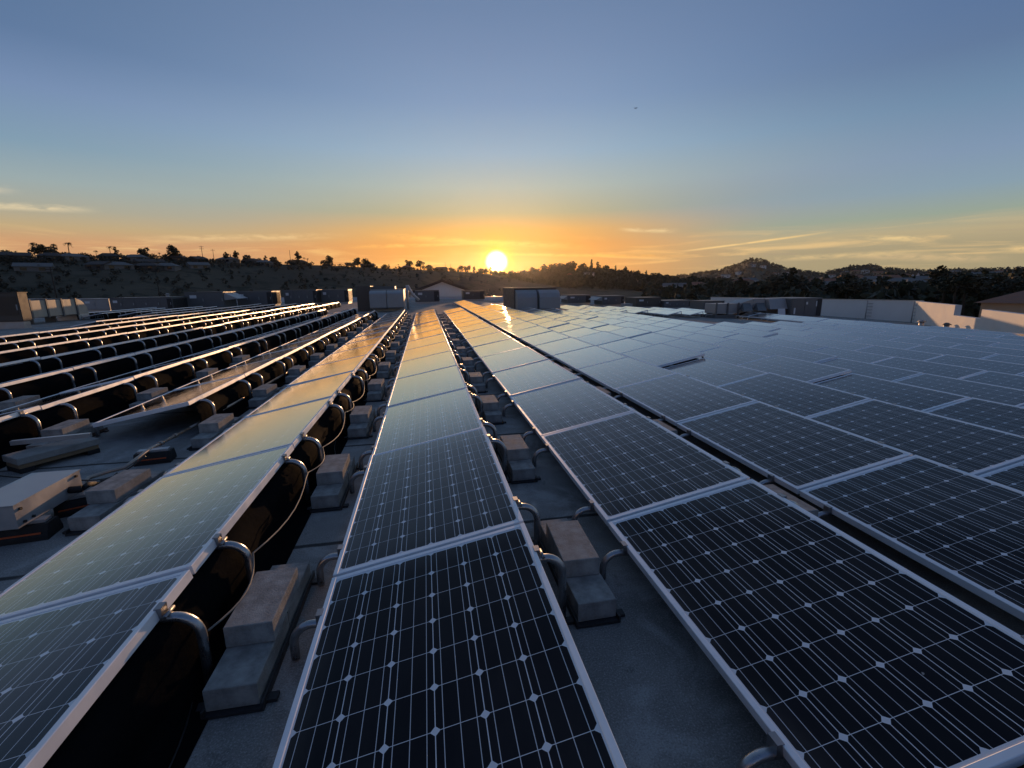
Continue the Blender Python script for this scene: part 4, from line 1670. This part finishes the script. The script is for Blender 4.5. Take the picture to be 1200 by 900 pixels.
# ------------------------------------------------------------------ trees
def crown_mesh(name, seed, lobes, n, leaf, mtl, core=True):
    """clumps of leaf faces spread through several lobes; lobes: (x, y, z, rx, ry, rz)"""
    rg = np.random.default_rng(seed)
    V, Fc = [], []
    wts = np.array([l[3] * l[4] * l[5] for l in lobes]) ** .67
    wts /= wts.sum()
    for k in range(n):
        l = lobes[rg.choice(len(lobes), p=wts)]
        v = rg.normal(size=3)
        v /= np.linalg.norm(v)
        r = rg.uniform(.35, 1.0) ** .5 * rg.uniform(.86, 1.08)
        c = np.array(l[:3]) + v * np.array(l[3:]) * r
        a = rg.normal(size=3)
        a /= np.linalg.norm(a)
        b = np.cross(a, rg.normal(size=3))
        b /= np.linalg.norm(b)
        s = leaf * rg.uniform(.6, 1.5)
        i = len(V)
        V += [tuple(c + a * s), tuple(c + b * s * .7), tuple(c - a * s * .9), tuple(c - b * s * .7)]
        Fc.append((i, i + 1, i + 2, i + 3))
    me = bpy.data.meshes.new(name)
    me.from_pydata(V, [], Fc)
    me.materials.append(mtl)
    me.update()
    return me


def trunk_mesh(h, r, limbs):
    mb = MB()
    mb.tube([(0, 0, -1.0), (0.05, 0, h * .5), (0, .05, h)], r, 7, 0, True, r * .5)
    for q in limbs:
        mb.tube([(0, 0, h * .6), tuple(v * .6 for v in q[:2]) + (h * .6 + (q[2] - h * .6) * .45,), q], r * .45, 5, 0, True, r * .15)
    return mb.mesh('trunk', M_bark)


def rl(seed, n, rad, z0, z1, r):
    rr = random.Random(seed)
    out = []
    for k in range(n):
        a = rr.uniform(0, 6.28)
        d = rr.uniform(.2, 1) * rad
        s = r * rr.uniform(.7, 1.25)
        out.append((math.cos(a) * d, math.sin(a) * d, rr.uniform(z0, z1), s, s, s * .8))
    return out


KINDS = {}
# normalised: one unit high
for nm, nvar in (('broadleaf_tree', 3), ('tall_tree', 2), ('cypress_tree', 1), ('palm_tree', 2), ('bushy_tree', 3)):
    KINDS[nm] = []
    for v in range(nvar):
        sd = hash((len(nm), v)) % 1000 + v * 17 + len(nm)
        if nm == 'broadleaf_tree':
            lb = rl(sd, 8, .28, .30, .80, .21)
            cr = crown_mesh('crown', sd, lb, 620, .045, (M_leafA, M_leafB, M_leafA)[v])
            tr = trunk_mesh(.62, .035, [(l[0] * .8, l[1] * .8, l[2]) for l in lb[:4]])
        elif nm == 'tall_tree':
            lb = [(0, 0, .9, .09, .09, .10)] + rl(sd, 8, .14, .25, .82, .14)
            cr = crown_mesh('crown', sd, lb, 560, .04, M_leafA)
            tr = trunk_mesh(.8, .03, [(l[0], l[1], l[2]) for l in lb[1:5]])
        elif nm == 'cypress_tree':
            lb = [(0, 0, .2 + .16 * k, .11 - .015 * k, .11 - .015 * k, .14) for k in range(5)]
            cr = crown_mesh('crown', sd, lb, 420, .035, M_leafA)
            tr = trunk_mesh(.5, .03, [])
        elif nm == 'bushy_tree':
            lb = rl(sd, 9, .42, .16, .62, .25)
            cr = crown_mesh('crown', sd, lb, 620, .06, (M_leafB, M_leafC, M_leafA)[v])
            tr = trunk_mesh(.45, .04, [(l[0] * .8, l[1] * .8, l[2]) for l in lb[:4]])
        else:
            mb = MB()
            rr = random.Random(sd)
            for k in range(34):
                a = rr.uniform(0, 6.28)
                L = rr.uniform(.13, .19)
                up_ = rr.uniform(-.4, 1.0)
                pts = []
                for s in range(5):
                    t = s / 4
                    pts.append((math.cos(a) * L * t, math.sin(a) * L * t, .90 + L * (up_ * t - .95 * t * t)))
                w_ = .018
                sx, sy = -math.sin(a) * w_, math.cos(a) * w_
                for s in range(4):
                    f0, f1 = (1 - s / 4.2), (1 - (s + 1) / 4.2)
                    q0, q1 = pts[s], pts[s + 1]
                    mb.face([(q0[0] - sx * f0, q0[1] - sy * f0, q0[2]), (q0[0] + sx * f0, q0[1] + sy * f0, q0[2] - .01),
                             (q1[0] + sx * f1, q1[1] + sy * f1, q1[2] - .01), (q1[0] - sx * f1, q1[1] - sy * f1, q1[2])])
            cr = mb.mesh('crown', M_leafA)
            mb = MB()
            mb.tube([(0, 0, -.1), (.012, 0, .45), (0, .008, .9)], .022, 7, 0, True, .016)
            tr = mb.mesh('trunk', M_bark)
        KINDS[nm].append((cr, tr))
KLAB = {'broadleaf_tree': 'round-crowned tree', 'tall_tree': 'tall slim tree', 'cypress_tree': 'narrow cypress', 'palm_tree': 'palm', 'bushy_tree': 'wide bushy tree'}
tree_count = 0


def tree(kind, loc, height, label, group, spread=1.0):
    global tree_count
    cr, tr = KINDS[kind][tree_count % len(KINDS[kind])]
    tree_count += 1
    o = empty(kind, loc, label, 'tree', group, random.uniform(0, 6.28))
    o.scale = (height * spread, height * spread, height)
    obj('crown', cr, o)
    obj('trunk', tr, o)
    return o


def px_height(x, D, pix):
    return pix / F_PX * D * 1.03


# skyline of the left ridge: kind, photo x, height in photo pixels
ridge = [('palm_tree', 20, 8), ('palm_tree', 42, 17), ('broadleaf_tree', 48, 15), ('broadleaf_tree', 63, 14), ('palm_tree', 66, 16), ('palm_tree', 83, 18), ('bushy_tree', 76, 8), ('palm_tree', 114, 10),
         ('palm_tree', 131, 15), ('tall_tree', 137, 12), ('bushy_tree', 124, 8), ('broadleaf_tree', 169, 14), ('bushy_tree', 177, 8), ('palm_tree', 188, 9), ('bushy_tree', 194, 8),
         ('broadleaf_tree', 206, 17), ('bushy_tree', 214, 9), ('tall_tree', 266, 11), ('cypress_tree', 271, 9), ('tall_tree', 277, 13), ('bushy_tree', 289, 11), ('bushy_tree', 320, 10),
         ('bushy_tree', 341, 8), ('tall_tree', 350, 15), ('palm_tree', 357, 10), ('palm_tree', 361, 9), ('broadleaf_tree', 388, 13), ('bushy_tree', 382, 8), ('bushy_tree', 411, 8),
         ('broadleaf_tree', 419, 13), ('broadleaf_tree', 429, 12), ('bushy_tree', 435, 8), ('bushy_tree', 452, 6), ('palm_tree', 467, 7), ('broadleaf_tree', 480, 13), ('broadleaf_tree', 493, 13), ('bushy_tree', 502, 9),
         ('palm_tree', 456, 6), ('bushy_tree', 530, 6), ('broadleaf_tree', 540, 9), ('broadleaf_tree', 548, 10), ('tall_tree', 556, 8), ('bushy_tree', 563, 8), ('broadleaf_tree', 570, 9), ('tall_tree', 575, 10),
         ('bushy_tree', 581, 8), ('broadleaf_tree', 588, 9), ('bushy_tree', 597, 9), ('broadleaf_tree', 606, 10), ('bushy_tree', 8, 9), ('bushy_tree', 100, 8), ('bushy_tree', 150, 8), ('bushy_tree', 232, 7), ('bushy_tree', 303, 8), ('tall_tree', 312, 9)]
ridge.sort(key=lambda r: r[1])
for k, (kd, x, pxh) in enumerate(ridge):
    P = hillA.point(x, 1.0)
    D = math.hypot(P.x, P.y)
    lab = 'dark %s on the left skyline, %s tree from the left' % (KLAB[kd], ORD[k]) if k < 26 else 'dark %s on the left skyline, %s tree before the sun' % (KLAB[kd], ORD[min(25, len(ridge) - 1 - k)]) if len(ridge) - 1 - k < 26 else 'dark %s on the left skyline, midway along the ridge' % KLAB[kd]
    tree(kd, P - Vector((0, 0, .4)), px_height(x, D, pxh) * (.78 if kd == 'palm_tree' else .88) + .4, lab, 'trees on the left skyline', 1.25 if kd in ('bushy_tree',) else 1.1)
# dark trees at the right, beyond the white wall
near_r = [(822, 12, 270, 'tall_tree', 347), (800, 10, 300, 'bushy_tree', 348), (833, 9, 260, 'bushy_tree', 349), (852, 17, 240, 'broadleaf_tree', 350), (866, 21, 230, 'tall_tree', 350), (880, 14, 250, 'bushy_tree', 349),
          (893, 16, 220, 'broadleaf_tree', 350), (905, 27, 215, 'broadleaf_tree', 350), (916, 25, 225, 'tall_tree', 350), (926, 29, 200, 'tall_tree', 350), (934, 26, 210, 'broadleaf_tree', 350), (944, 18, 220, 'broadleaf_tree', 350),
          (953, 16, 200, 'tall_tree', 350), (966, 15, 210, 'bushy_tree', 350), (979, 20, 200, 'broadleaf_tree', 351), (990, 22, 190, 'tall_tree', 351), (1002, 22, 190, 'broadleaf_tree', 351), (1016, 17, 200, 'bushy_tree', 351),
          (1040, 18, 210, 'broadleaf_tree', 351), (1052, 20, 215, 'bushy_tree', 351), (1066, 12, 230, 'bushy_tree', 352), (1098, 28, 200, 'tall_tree', 352), (1106, 24, 160, 'broadleaf_tree', 352), (1120, 26, 150, 'broadleaf_tree', 353),
          (1132, 25, 150, 'broadleaf_tree', 353), (1141, 17, 160, 'bushy_tree', 353), (1172, 23, 170, 'broadleaf_tree', 352), (1188, 21, 160, 'broadleaf_tree', 352), (1196, 17, 200, 'tall_tree', 348), (770, 8, 340, 'bushy_tree', 350),
          (1208, 22, 150, 'broadleaf_tree', 352), (1085, 16, 250, 'cypress_tree', 350), (860, 10, 300, 'bushy_tree', 346)]
near_r.sort(key=lambda r: r[0])
for k, (x, pxh, D, kd, yb) in enumerate(near_r):
    P = at_d(x, yb, D)
    tree(kd, P, px_height(x, D, pxh), 'dark %s beyond the white back wall, %s tree from the left there' % (KLAB[kd], ORD[k] if k < 26 else ORD[len(near_r) - 1 - k] + ' last'), 'trees beyond the back wall', 1.3)


crest = [(598, 7, 'broadleaf_tree'), (612, 6, 'bushy_tree'), (626, 8, 'broadleaf_tree'), (638, 9, 'tall_tree'), (647, 10, 'broadleaf_tree'), (655, 11, 'bushy_tree'), (663, 12, 'broadleaf_tree'),
         (672, 10, 'tall_tree'), (681, 9, 'broadleaf_tree'), (693, 12, 'cypress_tree'), (700, 9, 'tall_tree'), (709, 8, 'broadleaf_tree'), (721, 8, 'cypress_tree'), (733, 8, 'tall_tree'),
         (745, 6, 'broadleaf_tree'), (757, 6, 'cypress_tree'), (771, 6, 'broadleaf_tree'), (786, 5, 'bushy_tree')]
for k, (x, pxh, kd) in enumerate(crest):
    P = hillB.point(x, 1.0)
    tree(kd, P - Vector((0, 0, .5)), px_height(x, math.hypot(P.x, P.y), pxh + 5), 'hazy brown %s on the wooded crest, %s tree right of the sun' % (KLAB[kd], ORD[k]), 'trees on the wooded crest', 1.2)


# wooded masses: the middle ridge, the far hill, and scrub on the dry slope
def mass(name, pts, hts, nleaf, mtl, label, sq=0.8):
    V, Fc = [], []
    rg = np.random.default_rng(len(pts))
    for P, hgt in zip(pts, hts):
        kk = nleaf
        v = rg.normal(size=(kk, 3))
        v /= np.linalg.norm(v, axis=1)[:, None]
        r = rg.uniform(.45, 1.05, size=(kk, 1))
        wdt = hgt * rg.uniform(.38, .62)
        c = v * r * np.array((wdt, wdt, hgt * .5)) + np.array((P.x, P.y, P.z + hgt * .48))
        a = rg.normal(size=(kk, 3))
        a /= np.linalg.norm(a, axis=1)[:, None]
        b = np.cross(a, rg.normal(size=(kk, 3)))
        b /= np.linalg.norm(b, axis=1)[:, None]
        s = hgt * rg.uniform(.10, .24, size=(kk, 1))
        q = np.stack([c + a * s, c + b * s * sq, c - a * s, c - b * s * sq], 1).reshape(-1, 3)
        i = len(V)
        V += q.tolist()
        Fc += [(i + 4 * k, i + 4 * k + 1, i + 4 * k + 2, i + 4 * k + 3) for k in range(kk)]
    me = bpy.data.meshes.new(name)
    me.from_pydata(V, [], Fc)
    me.materials.append(mtl)
    me.update()
    o = stuff(obj(name, me))
    o['label'] = label
    return o


pts, hts = [], []
for k in range(900):
    x = random.uniform(500, 860)
    s = random.uniform(.15, 1.0) ** .6
    pts.append(hillB.point(x, s))
    hts.append(random.choice((5, 6, 7, 8, 9)) * random.uniform(.8, 1.25))
for k in range(150):
    x = random.uniform(560, 800)
    pts.append(hillB.point(x, 1.0))
    hts.append(random.uniform(5, 11))
mass('woodland', pts, hts, 46, M_leafB, 'brownish wooded ridge right of the sun')
pts, hts = [], []
for k in range(1700):
    x = random.uniform(760, 1300)
    s = random.uniform(.1, 1.0) ** .7
    pts.append(hillC.point(x, s))
    hts.append(random.uniform(3, 7))
for k in range(260):
    x = random.uniform(790, 1300)
    pts.append(hillC.point(x, 1.0))
    hts.append(random.uniform(3, 8))
for k in range(16):
    pts.append(hillC.point(random.uniform(872, 900), 1.0))
    hts.append(random.uniform(6, 10))
mass('hillside_scrub', pts, hts, 26, M_leafC, 'scrub and small trees covering the far peaked hill')
pts, hts = [], []
for k in range(700):
    x = random.uniform(-150, 600)
    s = random.uniform(.05, .98)
    pts.append(hillA.point(x, s))
    hts.append(random.uniform(.7, 2.2))
for k in range(420):
    x = random.uniform(-150, 560)
    s = random.uniform(.80, 1.0)
    pts.append(hillA.point(x, s))
    hts.append(random.uniform(0.9, 2.2))
mass('slope_scrub', pts, hts, 30, mat('dry_scrub', (0.054, 0.047, 0.032), 0.9, 0, 0.4, 0.5), 'low scrub dotted over the dry left slope')
pts, hts = [], []
for k in range(700):
    x = random.uniform(760, 1320)
    s = random.uniform(.1, 1.0)
    pts.append(hillD.point(x, s))
    hts.append(random.uniform(3, 7.5))
mass('valley_woodland', pts, hts, 46, M_leafA, 'dark trees filling the valley behind the white wall')


# utility poles and masts
def pole(x, y0, y1, D, label, arms=1, r=.11):
    a, b = at_d(x, y0, D), at_d(x, y1, D)
    o = empty('utility_pole', (b.x, b.y, b.z), label, 'utility pole', 'poles and masts')
    hgt = a.z - b.z
    mb = MB()
    mb.tube([(0, 0, -1), (0, 0, hgt)], r, 6, 0, True, r * .6)
    mb.build('shaft', M_bark, o)
    for k in range(arms):
        mb = MB()
        mb.box(-.9, .9, -.06, .06, hgt - .5 - k * .9, hgt - .38 - k * .9, 0)
        mb.build('cross_arm', M_bark, o)


pole(68.5, 313, 358, 120, 'thin dark utility pole in front of the left slope', 1, .12)
pole(188, 316, 352, 130, 'thin dark utility pole midway along the left slope', 1, .11)
pole(238, 288, 304, 250, 'tall mast with cross arms on the left skyline', 2, .14)
pole(251, 292, 305, 250, 'shorter mast right of the tall one on the left skyline', 1, .12)
pole(341, 293, 310, 270, 'thin mast above the bushes left of the tall slim tree', 0, .14)
pole(522, 307, 317, 340, 'slim mast on the ridge left of the sun', 0, .16)
pole(528, 309, 318, 340, 'short mast on the ridge next to the sun glow', 0, .16)
pole(813, 333, 349, 280, 'pale slim pole in the valley left of the dark trees', 0, .2)

# the bird
P = at_d(745, 127, 60)
o = empty('bird', P, 'tiny dark bird flying high in the clear sky', 'bird')
mb = MB()
mb.tube([(-.16, 0, 0), (-.05, 0, .02), (.08, 0, .02), (.17, 0, 0)], .045, 8, 0, True, .02)
mb.hexa([(-.06, .02, .01), (.05, .02, .01), (.0, .24, .10), (-.06, .24, .10), (-.06, .02, .025), (.05, .02, .025), (.0, .24, .112), (-.06, .24, .112)])
mb.hexa([(-.06, -.24, .10), (.0, -.24, .10), (.05, -.02, .01), (-.06, -.02, .01), (-.06, -.24, .112), (.0, -.24, .112), (.05, -.02, .025), (-.06, -.02, .025)])
mb.build('body', M_bird, o)
o.rotation_euler = (0.2, -.15, .5)

# ------------------------------------------------------------------ evening haze over the valley
hz = bpy.data.materials.new('evening_haze')
hz.use_nodes = True
nt = hz.node_tree
nt.nodes.clear()
pv = nt.nodes.new('ShaderNodeVolumePrincipled')
pv.inputs['Color'].default_value = (0.80, 0.78, 0.76, 1)
pv.inputs['Density'].default_value = 0.00003
pv.inputs['Anisotropy'].default_value = 0.85
ho = nt.nodes.new('ShaderNodeOutputMaterial')
nt.links.new(pv.outputs[0], ho.inputs['Volume'])
mb = MB()
mb.box(-1300, 1900, -150, 1950, GZ - 1.0, 96, 0)
o = mb.build('haze', hz)
stuff(o)
o['label'] = 'warm evening haze in the air'
